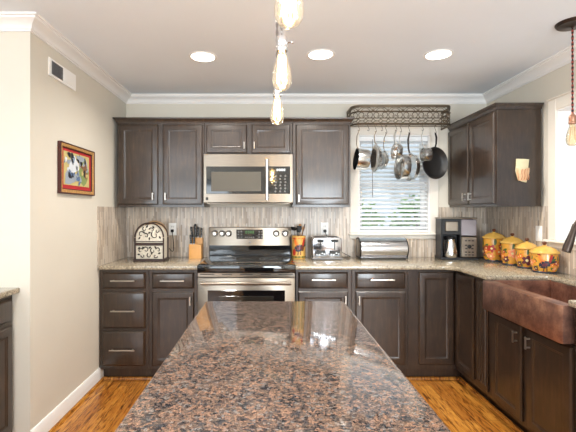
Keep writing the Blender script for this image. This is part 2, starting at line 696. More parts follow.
def window(name, x0, x1, z0, z1, loc, rz, mull=True):
    """Local frame: wall plane y = 0, room at -y, opening from x0..x1."""
    r = bpy.data.objects.new(name, None)
    COL.objects.link(r)
    r.location = loc
    r.rotation_euler = (0, 0, rz)
    r['kind'] = 'structure'
    cw = 0.088
    c = MB()
    for (a, b) in ((x0 - cw, x0 - 0.006), (x1 + 0.006, x1 + cw)):
        c.box(a, b, -0.018, 0, z0, z1 + cw, 0.004)
    c.box(x0 - 0.006, x1 + 0.006, -0.018, 0, z1 + 0.006, z1 + cw, 0.004)
    c.box(x0 - cw - 0.006, x1 + cw + 0.006, -0.026, 0, z1 + cw, z1 + cw + 0.012, 0.004)
    c.build('casing', CASING, r)
    j = MB()
    j.box(x0 - 0.006, x0 + 0.004, -0.012, 0.12, z0, z1).box(x1 - 0.004, x1 + 0.006, -0.012, 0.12, z0, z1).box(x0, x1, -0.012, 0.12, z1 - 0.004, z1 + 0.006)
    j.build('jamb', TRIM, r)
    s = MB()
    s.box(x0 - cw - 0.012, x1 + cw + 0.012, -0.05, 0.0, z0 - 0.02, z0, 0.006).box(x0, x1, 0, 0.12, z0 - 0.001, z0 + 0.006)
    s.box(x0 - cw, x1 + cw, -0.016, 0, z0 - 0.055, z0 - 0.02, 0.004)
    s.build('sill', CASING, r)
    for (za, zb, yy) in ((z0 + 0.006, (z0 + z1) / 2 + 0.02, 0.075), ((z0 + z1) / 2 - 0.02, z1 - 0.004, 0.095)):
        f = MB()
        a, b = x0 + 0.004, x1 - 0.004
        t_ = 0.04
        f.box(a, a + t_, yy, yy + 0.03, za, zb, 0.003).box(b - t_, b, yy, yy + 0.03, za, zb, 0.003)
        f.box(a + t_, b - t_, yy, yy + 0.03, za, za + t_, 0.003).box(a + t_, b - t_, yy, yy + 0.03, zb - t_, zb, 0.003)
        fo = f.build('sash', TRIM, r)
        MB().box(a + t_, b - t_, yy + 0.013, yy + 0.017, za + t_, zb - t_).build('pane', GLASS, fo)
    return r


window('window_1', W1[0], W1[1], W1[2], W1[3], (0, D, 0), 0)
window('window_2', -W2[1], -W2[0], W2[2], W2[3], (XR, 0, 0), -PI / 2)

# outside: lawn and shrubs seen through the blinds
struct(MB().box(-4, 9, D + 0.3, 12, -0.25, -0.15).build('ground', mat('lawn', (120, 150, 84), 0.9, var=0.2, vscale=6)))


def shrub(label, loc, r, h):
    t_ = thing('shrub', label, 'shrub', loc, group='shrubs outside the back window')
    tr = MB()
    for k in range(4):
        a = k * PI / 2 + random.random()
        tr.tube([(0, 0, 0), (0.1 * math.cos(a), 0.1 * math.sin(a), h * 0.4), (r * 0.5 * math.cos(a), r * 0.5 * math.sin(a), h * 0.85)], [0.03, 0.022, 0.01], 6)
    tr.build('stem', P_BROWN, t_)
    lf = MB()
    for k in range(1500):
        u, v_ = random.random() * 2 * PI, math.acos(2 * random.random() - 1)
        q = 0.6 + 0.4 * random.random()
        c = Vector((r * q * math.sin(v_) * math.cos(u), r * q * math.sin(v_) * math.sin(u), h * 0.56 + h * 0.44 * q * math.cos(v_)))
        d = Vector((random.gauss(0, 1), random.gauss(0, 1), random.gauss(0, 1))).normalized()
        e = d.orthogonal().normalized()
        s = 0.05 + 0.03 * random.random()
        lf.add([c - d * s, c + e * s * 0.45, c + d * s, c - e * s * 0.45], [(0, 1, 2, 3)])
    lf.build('foliage', LEAF, t_, recalc=False)


shrub('leafy green shrub outside the back window, behind its left half', (1.2, 6.3, -0.15), 0.72, 1.75)
shrub('leafy green shrub outside the back window, behind its right half', (2.75, 6.9, -0.15), 0.75, 1.85)

# ------------------------------------------------------------------ cabinets
DOOR_RINGS = [(0, 0), (0, 0.012), (0.007, 0.0195), (0.010, 0.020), (0.046, 0.020), (0.050, 0.0165), (0.055, 0.0155), (0.060, 0.0125), (0.062, 0.0125)]
DRAWER_RINGS = [(0, 0), (0, 0.009), (0.003, 0.012), (0.012, 0.0195), (0.015, 0.0205)]


def bar_pull(par, x, z, y, length, vertical):
    h = MB()
    a = length / 2
    if vertical:
        h.box(x - 0.005, x + 0.005, y - 0.030, y - 0.021, z - a, z + a, 0.002)
        h.box(x - 0.004, x + 0.004, y - 0.022, y, z - a * 0.7 - 0.004, z - a * 0.7 + 0.004)
        h.box(x - 0.004, x + 0.004, y - 0.022, y, z + a * 0.7 - 0.004, z + a * 0.7 + 0.004)
    else:
        h.box(x - a, x + a, y - 0.031, y - 0.021, z - 0.005, z + 0.005, 0.002)
        for s in (-1, 1):
            h.box(x + s * a * 0.8 - 0.005, x + s * a * 0.8 + 0.005, y - 0.022, y, z - 0.004, z + 0.004)
    o = h.build('handle', NICKEL, par)
    o['label'] = 'satin nickel bar handle'
    return o


def fronts(root, items):
    for it in items:
        kind, x0, x1, z0, z1 = it[:5]
        o = MB().panel(x0, x1, z0, z1, 0.0, DOOR_RINGS if kind == 'door' else DRAWER_RINGS).build(kind, WOOD, root, angle=20)
        if len(it) > 5 and it[5]:
            hx, hz, ln, vert = it[5]
            bar_pull(o, hx, hz, -0.0195, ln, vert)


def base_cabinet(label, x0, x1, yf, depth, items, rz=0, loc=None, cat='cabinet', name='base_cabinet', group='dark base cabinets'):
    """Box on a recessed toe kick; items are given in world x for back-wall units (rz = 0)."""
    xc = (x0 + x1) / 2
    r = thing(name, label, cat, loc or (xc, yf, 0), rz, group)
    ww = (x1 - x0) / 2 - 0.0008
    b = MB().box(-ww, ww, 0, depth, 0.1, CT - 0.031, 0.0015).box(-ww, ww, 0.058, depth, 0.0, 0.1)
    b.build('body', WOOD, r)
    loc_items = []
    for it in items:
        it = list(it)
        if rz == 0 and loc is None:
            it[1] -= xc
            it[2] -= xc
            if len(it) > 5 and it[5]:
                it[5] = (it[5][0] - xc,) + tuple(it[5][1:])
        loc_items.append(it)
    fronts(r, loc_items)
    return r


YF = 3.19
BD = D - YF - 0.009
base_cabinet('dark base cabinet with three drawers in the corner by the left wall', XL + 0.001, -0.95, YF, BD, [
    ('drawer', -1.314, -0.975, 0.738, 0.865, (-1.145, 0.803, 0.19, False)),
    ('drawer', -1.314, -0.975, 0.424, 0.712, (-1.145, 0.566, 0.19, False)),
    ('drawer', -1.318, -0.978, 0.128, 0.404, (-1.150, 0.260, 0.20, False))])
base_cabinet('dark base cabinet with one drawer over one door left of the oven', -0.95, -0.562, YF, BD, [
    ('drawer', -0.922, -0.592, 0.738, 0.865, (-0.757, 0.803, 0.19, False)),
    ('door', -0.922, -0.592, 0.128, 0.712, (-0.618, 0.645, 0.07, True))])
base_cabinet('dark base cabinet with one drawer over one door right of the oven, under the toaster', 0.210, 0.655, YF, BD, [
    ('drawer', 0.232, 0.622, 0.738, 0.868, (0.428, 0.810, 0.19, False)),
    ('door', 0.232, 0.622, 0.140, 0.716, (0.600, 0.648, 0.07, True))])
base_cabinet('dark base cabinet with one drawer over one door under the bread box', 0.655, 1.10, YF, BD, [
    ('drawer', 0.684, 1.075, 0.738, 0.868, (0.888, 0.810, 0.19, False)),
    ('door', 0.684, 1.075, 0.140, 0.716, (0.706, 0.648, 0.07, True))])

# corner cabinet with a folding pair of doors
XFc = 1.48
r = thing('corner_cabinet', 'dark corner base cabinet with two tall doors meeting at the inside corner', 'cabinet', (1.10, YF, 0), 0, 'dark base cabinets')
b = MB()
def rel(o, ox=1.10, oy=YF):
    return [(p[0] - ox, p[1] - oy) for p in o]
b.prism(rel([(1.101, 3.19), (XFc, 3.19), (XFc, 2.871), (XR - 0.009, 2.871), (XR - 0.009, D - 0.009), (1.101, D - 0.009)]), 0.1, CT - 0.031)
b.prism(rel([(1.101, 3.25), (1.55, 3.25), (1.55, 2.871), (XR - 0.009, 2.871), (XR - 0.009, D - 0.009), (1.101, D - 0.009)]), 0.0, 0.1)
b.build('body', WOOD, r)
MB().panel(1.182 - 1.1, 1.456 - 1.1, 0.140, 0.868, 0.0, DOOR_RINGS).build('door', WOOD, r, angle=20)
d2 = MB().panel(-0.145, 0.130, 0.140, 0.868, 0.0, DOOR_RINGS)
d2.xform(Matrix.Translation((XFc - 1.10, 3.02 - YF, 0)) @ Matrix.Rotation(-PI / 2, 4, 'Z'))
d2.build('door', WOOD, r, angle=20)

# sink base with fluted pilaster
r = thing('sink_cabinet', 'dark sink base cabinet with two doors below the copper sink', 'cabinet', (XFc, 2.385, 0), -PI / 2, 'dark base cabinets')
b = MB()
b.box(-0.485, 0.485, 0, 0.53, 0.1, 0.695).box(-0.485, 0.485, 0.07, 0.53, 0, 0.1)
b.box(-0.485, -0.312, 0, 0.53, 0.695, CT - 0.031).box(0.437, 0.485, 0, 0.53, 0.695, CT - 0.031)
b.build('body', WOOD, r)
pl = MB().box(-0.470, -0.325, -0.012, 0, 0.13, CT - 0.034, 0.003)
for k in range(4):
    pl.tube([(-0.445 + k * 0.031, -0.012, 0.17), (-0.445 + k * 0.031, -0.012, 0.86)], 0.010, 8)
pl.build('pilaster', WOOD, r)
fronts(r, [('door', -0.262, 0.046, 0.128, 0.686, (0.012, 0.610, 0.07, True)),
           ('door', 0.098, 0.432, 0.128, 0.686, (0.128, 0.610, 0.07, True))])
base_cabinet('dark base cabinet on the near side of the copper sink', 1.3, 1.898, XFc, 0.53, [('drawer', -0.27, 0.27, 0.738, 0.865, (0, 0.803, 0.19, False)), ('door', -0.27, 0.27, 0.128, 0.712, (-0.24, 0.645, 0.07, True))],
             rz=-PI / 2, loc=(XFc, 1.599, 0))

# left foreground run
r = base_cabinet('grey-brown base cabinet at the left edge, past the outside wall corner', 0, 1.0, 0, 0.62, [
    ('drawer', 0.11, 0.475, 0.738, 0.865, (0.22, 0.803, 0.15, False)), ('door', 0.11, 0.475, 0.128, 0.712, None),
    ('drawer', -0.475, 0.05, 0.738, 0.865, (-0.2, 0.803, 0.19, False)), ('door', -0.475, 0.05, 0.128, 0.712, None)],
    rz=PI / 2, loc=(-1.444, YR - 0.501, 0))

# ------------------------------------------------------------------ worktops
def top(name, label, outline, z1, m, group=None, th=0.03, b=0.005):
    cx = sum(p[0] for p in outline) / len(outline)
    cy = sum(p[1] for p in outline) / len(outline)
    o = MB().prism([(p[0] - cx, p[1] - cy) for p in outline], 0, th, b).build(name, m)
    o.location = (cx, cy, z1 - th)
    return tag(o, label, 'countertop', group)


G = 'tan granite countertops'
top('countertop', 'speckled tan granite countertop left of the oven, under the arched box', [(XL + 0.009, D - 0.009), (XL + 0.009, 3.155), (-0.562, 3.155), (-0.562, D - 0.009)], CT, TAN_GRANITE, G)
o_ = [(0.210, D - 0.009), (0.210, 3.155), (1.345, 3.155)] + [(1.345 + 0.1 * math.sin(a), 3.055 + 0.1 * math.cos(a)) for a in (0.4, 0.8, 1.2)] + \
     [(1.445, 3.05), (1.445, 2.70)] + [(1.452, 2.69), (1.83, 2.69), (1.852, 2.68), (1.862, 2.66), (1.862, 1.985), (1.852, 1.965), (1.83, 1.955), (1.452, 1.955), (1.445, 1.945)] + \
     [(1.445, 1.3), (XR - 0.009, 1.3), (XR - 0.009, D - 0.009)]
top('countertop', 'speckled tan granite corner countertop under the toaster, canisters and sink notch', o_, CT, TAN_GRANITE, G)
top('countertop', 'speckled granite countertop at the left edge of the view', [(-2.08, YR - 0.002), (-2.08, 1.27), (-1.403, 1.27), (-1.403, YR - 0.002)], CT, TAN_GRANITE, G)

# island
IX0, IX1, IY0, IY1 = -0.303, 0.357, -0.1, 1.925
r = thing('kitchen_island', 'dark kitchen island base beneath the brown granite slab', 'island', ((IX0 + IX1) / 2, (IY0 + IY1) / 2, 0))
hx, hy = (IX1 - IX0) / 2 - 0.035, (IY1 - IY0) / 2 - 0.035
MB().box(-hx, hx, -hy, hy, 0.1, CT - 0.031, 0.002).box(-hx + 0.06, hx - 0.06, -hy + 0.06, hy - 0.06, 0, 0.1).build('body', WOOD, r)
for s in (-1, 1):
    for k in range(3):
        c = MB().panel(-0.29, 0.29, 0.13, 0.86, 0, DOOR_RINGS)
        c.xform(Matrix.Translation((s * hx, -0.64 + k * 0.64, 0)) @ Matrix.Rotation(s * PI / 2, 4, 'Z'))
        c.build('side_panel', WOOD, r, angle=20)
def rrect(x0, x1, y0, y1, rd):
    return arc(x1 - rd, y1 - rd, rd, 0, 90, 4) + arc(x0 + rd, y1 - rd, rd, 90, 180, 4) + arc(x0 + rd, y0 + rd, rd, 180, 270, 4) + arc(x1 - rd, y0 + rd, rd, 270, 360, 4)
top('island_countertop', 'large polished brown granite island countertop in the foreground', rrect(IX0, IX1, IY0, IY1, 0.022), CT, ISLAND_GRANITE)

# ------------------------------------------------------------------ wall cabinets
CB, CTOP = 1.384, 2.116
def cab_crown(root, path, zb):
    pr = [(0, zb), (0.006, zb), (0.008, zb + 0.006), (0.010, zb + 0.012), (0.020, zb + 0.026), (0.028, zb + 0.031), (0.030, zb + 0.036), (0.030, zb + 0.042), (-0.02, zb + 0.042), (-0.02, zb)]
    MB().sweep(path, pr).build('crown', WOOD, root, angle=25)


def wall_cabinet(label, w_, d, z0, loc, rz, items, crown, sides=False):
    r = thing('wall_cabinet', label, 'cabinet', (loc[0], loc[1], z0), rz, 'dark wall cabinets')
    hw = w_ / 2 - 0.0008
    h = CTOP - z0
    b = MB().box(-hw, hw, 0, d, 0.018, h, 0.0015).box(-hw, hw, 0.0, 0.02, 0, 0.018).box(-hw, -hw + 0.02, 0.02, d, 0, 0.018).box(hw - 0.02, hw, 0.02, d, 0, 0.018)
    b.build('body', WOOD, r)
    fronts(r, items)
    if crown:
        cab_crown(r, crown, h - 0.008)
    return r


YU = 3.47
UD = D - YU - 0.001
# left pair
wl = (-1.305 - 0.558) / 2
wall_cabinet('dark wall cabinet with two doors left of the microwave, above the arched box', 0.747, UD, CB, (wl, YU), 0, [
    ('door', -0.361, -0.020, 0.022, 0.706, (-0.060, 0.09, 0.065, True)),
    ('door', 0.020, 0.361, 0.022, 0.706, (0.048, 0.09, 0.065, True))], [(-0.3735, UD), (-0.3735, 0), (0.3735, 0)])
wall_cabinet('short dark wall cabinet with two small doors above the microwave', 0.758, UD, 1.834, (-0.178, YU), 0, [
    ('door', -0.359, -0.012, 0.012, 0.256, (-0.034, 0.075, 0.06, True)),
    ('door', 0.030, 0.359, 0.012, 0.256, (0.052, 0.075, 0.06, True))], [(-0.379, 0), (0.379, 0)])
wall_cabinet('dark wall cabinet with one door between the microwave and the back window', 0.500, UD, CB, (0.452, YU), 0, [
    ('door', -0.222, 0.232, 0.022, 0.706, (-0.198, 0.075, 0.065, True))], [(-0.25, 0), (0.25, 0), (0.25, 0.28)])
wall_cabinet('dark wall cabinet with two doors on the right wall above the canisters', 0.795, 0.329, CB, (1.70, 3.4), -PI / 2, [
    ('door', -0.385, -0.012, 0.022, 0.706, (-0.050, 0.085, 0.065, True)),
    ('door', 0.012, 0.380, 0.022, 0.706, (0.050, 0.085, 0.065, True))], [(-0.3975, 0), (0.3975, 0), (0.3975, 0.329)])

# ------------------------------------------------------------------ microwave
r = thing('microwave', 'stainless over-the-range microwave with dark door window and vertical handle', 'microwave', (-0.1745, 3.40, 1.409))
MB().box(-0.378, 0.378, 0.0, 0.385, 0.006, 0.422, 0.003).box(-0.35, 0.35, 0.03, 0.36, 0, 0.006).build('body', STEEL, r)
dr = MB().box(-0.378, 0.378, -0.016, 0, 0.010, 0.422, 0.005).build('door', STEEL, r)
MB().box(-0.352, 0.225, -0.019, -0.015, 0.085, 0.315, 0.002).build('window_frame', BLACKGLASS, dr)
MB().box(-0.310, 0.108, -0.021, -0.018, 0.106, 0.270, 0.001).build('window', MICROGLASS, dr)
hb = MB().tube([(0.158, -0.052, 0.035), (0.158, -0.052, 0.37)], 0.014, 12)
hb.box(0.150, 0.166, -0.05, -0.014, 0.05, 0.07).box(0.150, 0.166, -0.05, -0.014, 0.335, 0.355)
hb.build('handle', CHROME, dr)
cpn = MB().box(0.190, 0.352, -0.0195, -0.015, 0.085, 0.315, 0.002).build('control_panel', BLACKGLASS, r)
for i in range(6):
    for j in range(3):
        bt = MB().lathe([(0.0085, -0.0212), (0.0085, -0.019)], (0.228 + j * 0.040 + (i % 2) * 0.004, 0, 0.105 + i * 0.026), 8, axis='y')
        bt.build('button', mat('grey_button', (92, 90, 86), 0.4), cpn)
ds = MB().box(0.232, 0.318, -0.0212, -0.019, 0.272, 0.300)
for k in range(4):
    ds.box(0.240 + k * 0.019, 0.252 + k * 0.019, -0.0222, -0.0211, 0.278, 0.294, mi=1)
ds.build('display', [mat('display_dark', (30, 34, 36), 0.3), mat('display_white', (210, 214, 214), 0.4, emit=(220, 225, 225), estr=0.4)], cpn)
MB().box(-0.356, -0.336, -0.018, -0.0155, 0.032, 0.056).build('badge', BLACK, dr)

# ------------------------------------------------------------------ range
r = thing('range_oven', 'stainless electric range with black glass cooktop under the microwave', 'oven', (-0.176, 3.16, 0))
MB().box(-0.380, 0.380, 0.0, 0.620, 0.09, 0.905, 0.002).box(-0.36, 0.36, 0.05, 0.60, 0, 0.09).build('body', STEEL, r)
MB().box(-0.383, 0.383, -0.032, 0.575, 0.872, 0.930, 0.006, seg=2).build('cooktop', BLACKGLASS, r)
bu = MB()
for (x, y, rr) in ((-0.19, 0.13, 0.11), (0.19, 0.13, 0.085), (-0.19, 0.41, 0.075), (0.19, 0.41, 0.1)):
    bu = MB()
    for q in (rr, rr * 0.62):
        bu.lathe([(q - 0.003, 0.9302), (q, 0.9306), (q + 0.001, 0.9302)], (x, y, 0), 32, capb=False, capt=False)
    bu.build('burner_ring', mat('burner_grey', (90, 90, 92), 0.4), r)
bg = MB().box(-0.378, 0.378, 0.575, 0.632, 0.90, 1.035, 0.003).build('backguard_base', BLACKGLASS, r)
g = MB()
g.prism([(0.560, 1.032), (0.632, 1.032), (0.632, 1.20), (0.585, 1.20), (0.575, 1.195)], -0.381, 0.381, 0.004, axis='x')
bk = g.build('backguard', STEEL, r)
def bgp(z):
    return 0.560 + (z - 1.032) * 0.092
pn = MB().box(-0.125, 0.118, bgp(1.135) - 0.008, bgp(1.135) + 0.01, 1.092, 1.178, 0.002).build('control_panel', BLACKGLASS, bk)
yb = bgp(1.135) - 0.008
PB = mat('panel_button', (110, 104, 98), 0.4)
for i in range(3):
    for s in (-1, 1):
        for j in range(2):
            MB().box(s * 0.095 - 0.018 + j * 0.026, s * 0.095 - 0.002 + j * 0.026, yb - 0.002, yb, 1.100 + i * 0.026, 1.114 + i * 0.026).build('button', PB, pn)
for k in range(5):
    MB().box(-0.045 + k * 0.018, -0.033 + k * 0.018, yb - 0.002, yb, 1.1, 1.112).build('button', PB, pn)
dg = MB()
for k in range(4):
    x = -0.040 + k * 0.021
    dg.box(x, x + 0.013, yb - 0.0015, yb, 1.143, 1.146).box(x, x + 0.013, yb - 0.0015, yb, 1.163, 1.166)
    dg.box(x, x + 0.003, yb - 0.0015, yb, 1.143, 1.166).box(x + 0.010, x + 0.013, yb - 0.0015, yb, 1.143, 1.166)
dg.build('display', mat('green_digits', (70, 120, 60), 0.4, emit=(110, 190, 90), estr=0.25), pn)
for kx in (-0.325, -0.258, -0.198, 0.242, 0.325):
    kz = 1.142
    ky = bgp(kz)
    k_ = MB().lathe([(0.026, 0.0), (0.026, -0.006), (0.021, -0.009), (0.019, -0.028), (0.016, -0.031)], (kx, ky, kz), 20, axis='y')
    k_.box(kx - 0.003, kx + 0.003, ky - 0.036, ky - 0.03, kz - 0.016, kz + 0.016)
    kn = k_.build('knob', NICKEL, bk)
    MB().lathe([(0.030, 0.0), (0.030, -0.004), (0.026, -0.0045)], (kx, ky, kz), 20, axis='y').build('bezel', BLACK, kn)
MB().lathe([(0.011, 0.0), (0.011, -0.006), (0.009, -0.007)], (0, bgp(1.062), 1.062), 16, axis='y').build('emblem', GREY, bk)
vt = MB().box(-0.379, 0.379, -0.028, 0, 0.836, 0.870, 0.003)
for (a, b_) in ((-0.36, -0.25), (-0.19, -0.11), (-0.05, 0.05), (0.11, 0.19), (0.25, 0.36)):
    vt.box(a, b_, -0.030, -0.027, 0.855, 0.861, mi=1)
vt.build('vent_trim', [STEEL, BLACK], r)
od = MB().box(-0.379, 0.379, -0.036, 0, 0.235, 0.831, 0.006, seg=2).build('oven_door', STEEL, r)
MB().box(-0.300, 0.300, -0.039, -0.035, 0.36, 0.735, 0.002).build('window_frame', BLACKGLASS, od)
MB().box(-0.210, 0.210, -0.041, -0.038, 0.42, 0.690, 0.001).build('window', SMOKEGLASS, od)
hb = MB().tube([(-0.345, -0.082, 0.795), (0.345, -0.082, 0.795)], 0.013, 12)
for s in (-1, 1):
    hb.box(s * 0.325 - 0.012, s * 0.325 + 0.012, -0.08, -0.035, 0.787, 0.803, 0.003)
hb.build('handle', STEEL, od)
MB().box(-0.379, 0.379, -0.030, 0, 0.095, 0.228, 0.005).build('drawer', STEEL, r)

# ------------------------------------------------------------------ copper sink and faucet
r = thing('farmhouse_sink', 'hammered copper apron-front farmhouse sink set into the right counter', 'sink', (1.64, 2.3225, 0.70))
def ring_box(mb, x0, x1, y0, y1, z0, z1, tf, t_, bt_):
    """Open-topped basin with wall thickness t_ (front tf) and floor bt_."""
    mb.box(x0, x0 + tf, y0, y1, z0, z1, 0.006, seg=2)
    mb.box(x1 - t_, x1, y0, y1, z0, z1, 0.003)
    mb.box(x0 + tf, x1 - t_, y0, y0 + t_, z0, z1, 0.003)
    mb.box(x0 + tf, x1 - t_, y1 - t_, y1, z0, z1, 0.003)
    mb.box(x0 + tf, x1 - t_, y0 + t_, y1 - t_, z0, z0 + bt_)
ring_box(s_ := MB(), -0.160, 0.240, -0.3655, 0.3655, 0.0, 0.188, 0.022, 0.018, 0.012)
s_.build('basin', COPPER, r)
ap = MB().prism([(-0.222, -0.352), (-0.212, -0.366), (-0.160, -0.366), (-0.160, 0.366), (-0.212, 0.366), (-0.222, 0.352)], 0.002, 0.190, 0.005)
ap.build('apron', COPPER, r)
MB().lathe([(0.04, 0.012), (0.04, 0.015), (0.03, 0.016), (0.01, 0.013)], (0.06, 0, 0), 20).build('drain', DARKMETAL, r)

r = thing('faucet', 'dark bronze gooseneck kitchen faucet behind the copper sink at the right edge', 'faucet', (1.925, 2.32, CT))
MB().lathe([(0.03, 0), (0.03, 0.008), (0.022, 0.014), (0.019, 0.10), (0.0165, 0.11)], (0, 0, 0), 20).build('base', DARKMETAL, r)
path = [(0, 0, 0.10), (0, 0, 0.26)] + [(-0.085 + 0.085 * math.cos(a), 0, 0.30 + 0.10 * math.sin(a)) for a in [PI * k / 12 for k in range(0, 11)]]
path = [p for p in path]
MB().tube(path, 0.013, 12).build('spout', DARKMETAL, r)
e = Vector(path[-1])
tip = Vector((-0.215, 0, 0.195))
hd = MB().tube([e + (e - tip) * 0.03, e, e.lerp(tip, 0.25), e.lerp(tip, 0.8), tip], [0.0135, 0.017, 0.017, 0.024, 0.023], 14)
hd.build('spray_head', DARKMETAL, r)
MB().tube([(0, -0.018, 0.07), (0, -0.05, 0.085), (0.0, -0.10, 0.12)], [0.010, 0.008, 0.006], 8).build('lever', DARKMETAL, r)

# ------------------------------------------------------------------ ceiling lights
LENS = mat('lit_lens', (255, 250, 240), 0.5, emit=(255, 248, 236), estr=7.0)
r0 = thing('recessed_light', 'round lit ceiling downlight nearest the left wall', 'ceiling light', (-0.463, 2.83, HC), 0, 'recessed ceiling downlights')
MB().lathe([(0.098, 0.0), (0.097, -0.004), (0.086, -0.006), (0.080, -0.001), (0.080, 0.0)], (0, 0, 0), 32, capb=False, capt=False).build('trim_ring', TRIM, r0)
MB().lathe([(0.0001, -0.0015), (0.080, -0.0015)], (0, 0, 0), 32, capb=False, capt=False).build('lens', LENS, r0)
dup(r0, (0.358, 2.79, HC), 'round lit ceiling downlight in the middle, right of the hanging bulbs')
dup(r0, (1.173, 2.79, HC), 'round lit ceiling downlight nearest the right wall')
for k, (x, y) in enumerate(((-0.463, 2.83), (0.358, 2.79), (1.173, 2.79))):
    area('downlight_lamp', (x, y, HC - 0.012), (0, 0, 0), 0.15, 0.15, CAN_POWER, (1.0, 0.95, 0.87), 'DISK', math.radians(150))
for k, (x, y) in enumerate(((-0.9, 0.6), (1.2, 0.6), (-0.9, -1.2), (1.2, -1.2))):
    area('overhead_fill', (x, y, HC - 0.012), (0, 0, 0), 0.15, 0.15, OVERHEAD_FILL_POWER, (1.0, 0.95, 0.87), 'DISK', math.radians(150))  # unseen overhead fill, added out of view without any fixtures

FIL = mat('lit_filament', (255, 220, 150), 0.5, emit=(255, 222, 160), estr=26.0)
DEADFIL = mat('filament', (190, 140, 80), 0.4, 0.6)
def bulb_profile(s=1.0):
    return [(0.013, 0.134), (0.0135, 0.122), (0.017, 0.108), (0.024, 0.088), (0.0292, 0.064), (0.032, 0.042), (0.0318, 0.030), (0.0285, 0.016), (0.0215, 0.006), (0.012, 0.0012), (0.0005, 0.0)]


def pendant(label, loc, lit, zc, group, canopy_r=0.06):
    """Origin at the bulb's lowest point."""
    r = thing('pendant_light', label, 'pendant lamp', loc, 0, group)
    b = MB().lathe(bulb_profile(), (0, 0, 0), 28, capb=False, capt=False).build('bulb', BULBGLASS if lit else AMBERGLASS, r)
    f = MB()
    n = 7
    pts = []
    for k in range(n):
        a0, a1 = 2 * PI * k / n, 2 * PI * (k + 0.5) / n
        pts += [(0.0095 * math.cos(a0), 0.0095 * math.sin(a0), 0.112), (0.015 * math.cos(a1), 0.015 * math.sin(a1), 0.026)]
    pts.append(pts[0])
    f.tube(pts, 0.0026 if lit else 0.0006, 6)
    f.build('filament', FIL if lit else DEADFIL, b)
    MB().tube([(0, 0, 0.128), (0, 0, 0.062)], [0.004, 0.002], 8).build('stem', CREAM if not lit else GREY, b)
    sk = MB().lathe([(0.0145, 0.124), (0.018, 0.126), (0.0195, 0.130), (0.0195, 0.138), (0.0175, 0.141), (0.0185, 0.146), (0.0185, 0.168), (0.0165, 0.174), (0.008, 0.182), (0.006, 0.19)], (0, 0, 0), 20)
    sk.tube([(0.018, 0, 0.157), (0.032, 0, 0.157)], 0.003, 6).lathe([(0.004, 0.03), (0.0055, 0.033), (0.0055, 0.037)], (0, 0, 0.157), 8, axis='x')
    sk.build('socket', CHROME if lit else mat('aged_copper', (172, 128, 104), 0.4, 0.7), r)
    H = zc - loc[2]
    cdm = MB()
    for s in (0, PI):
        cdm.tube([(0.003 * math.cos(s + z * 90), 0.003 * math.sin(s + z * 90), z) for z in [0.188 + (H - 0.02 - 0.188) * k / 60 for k in range(61)]], 0.0032, 6)
    cdm.build('cord', CORD if not lit else mat('grey_cord', (120, 112, 108), 0.7), r)
    MB().lathe([(0.004, H - 0.03), (0.012, H - 0.024), (canopy_r * 0.9, H - 0.018), (canopy_r, H - 0.006), (canopy_r, H - 0.0005)], (0, 0, 0), 28).build('canopy', DARKMETAL, r)
    return r


GP = 'bare-bulb pendants in a row over the island'
p0 = pendant('lit clear bulb pendant nearest the camera, cut off by the top of the picture', (0.043, 0.86, 1.742), True, HC, GP)
dup(p0, (0.042, 1.31, 1.742), 'lit clear bulb pendant over the island, middle of the row of three')
dup(p0, (0.037, 1.83, 1.742), 'lit clear bulb pendant over the island farthest away, in front of the cabinets')
pendant('unlit amber bulb pendant on a twisted dark cord above the sink', (1.745, 2.317, 1.724), False, HC, None, 0.085)
for (x, y) in ((0.043, 0.86), (0.042, 1.31), (0.037, 1.83)):
    l = bpy.data.lights.new('bulb_lamp', 'POINT')
    l.energy = BULB_POWER
    l.color = (1.0, 0.78, 0.5)
    l.shadow_soft_size = 0.012
    o = bpy.data.objects.new('bulb_lamp', l)
    o.location = (x, y, 1.742 + 0.068)
    COL.objects.link(o)

# ------------------------------------------------------------------ blind in the back window
bw0, bw1 = W1[0] + 0.006, W1[1] - 0.006
r = thing('window_blind', 'white horizontal slat blind in the back window behind the hanging pans', 'window blind', ((bw0 + bw1) / 2, D + 0.028, W1[2] + 0.008))
hw = (bw1 - bw0) / 2
hz = W1[3] - W1[2] - 0.014
MB().box(-hw, hw, -0.025, 0.025, hz - 0.045, hz, 0.003).build('headrail', SLAT, r)
MB().box(-hw, hw, -0.022, 0.022, 0.0, 0.018, 0.004).build('bottom_rail', SLAT, r)
s = MB()
n = 21
for k in range(n):
    z = 0.045 + k * (hz - 0.045 - 0.06) / (n - 1)
    m4 = Matrix.Translation((0, 0, z)) @ Matrix.Rotation(math.radians(28), 4, 'X')
    q = MB().box(-hw, hw, -0.024, 0.024, -0.0012, 0.0012)
    q.xform(m4)
    s.add(q.v, q.f)
s.build('slats', SLAT, r)
ld = MB()
for x in (-hw + 0.09, 0, hw - 0.09):
    ld.tube([(x, -0.026, 0.01), (x, -0.026, hz - 0.04)], 0.001, 5).tube([(x, 0.026, 0.01), (x, 0.026, hz - 0.04)], 0.001, 5)
ld.build('ladder_cord', SLAT, r)
MB().tube([(-hw + 0.12, -0.032, hz - 0.03), (-hw + 0.12, -0.034, 0.33)], 0.0035, 6).build('tilt_wand', GREY, r)

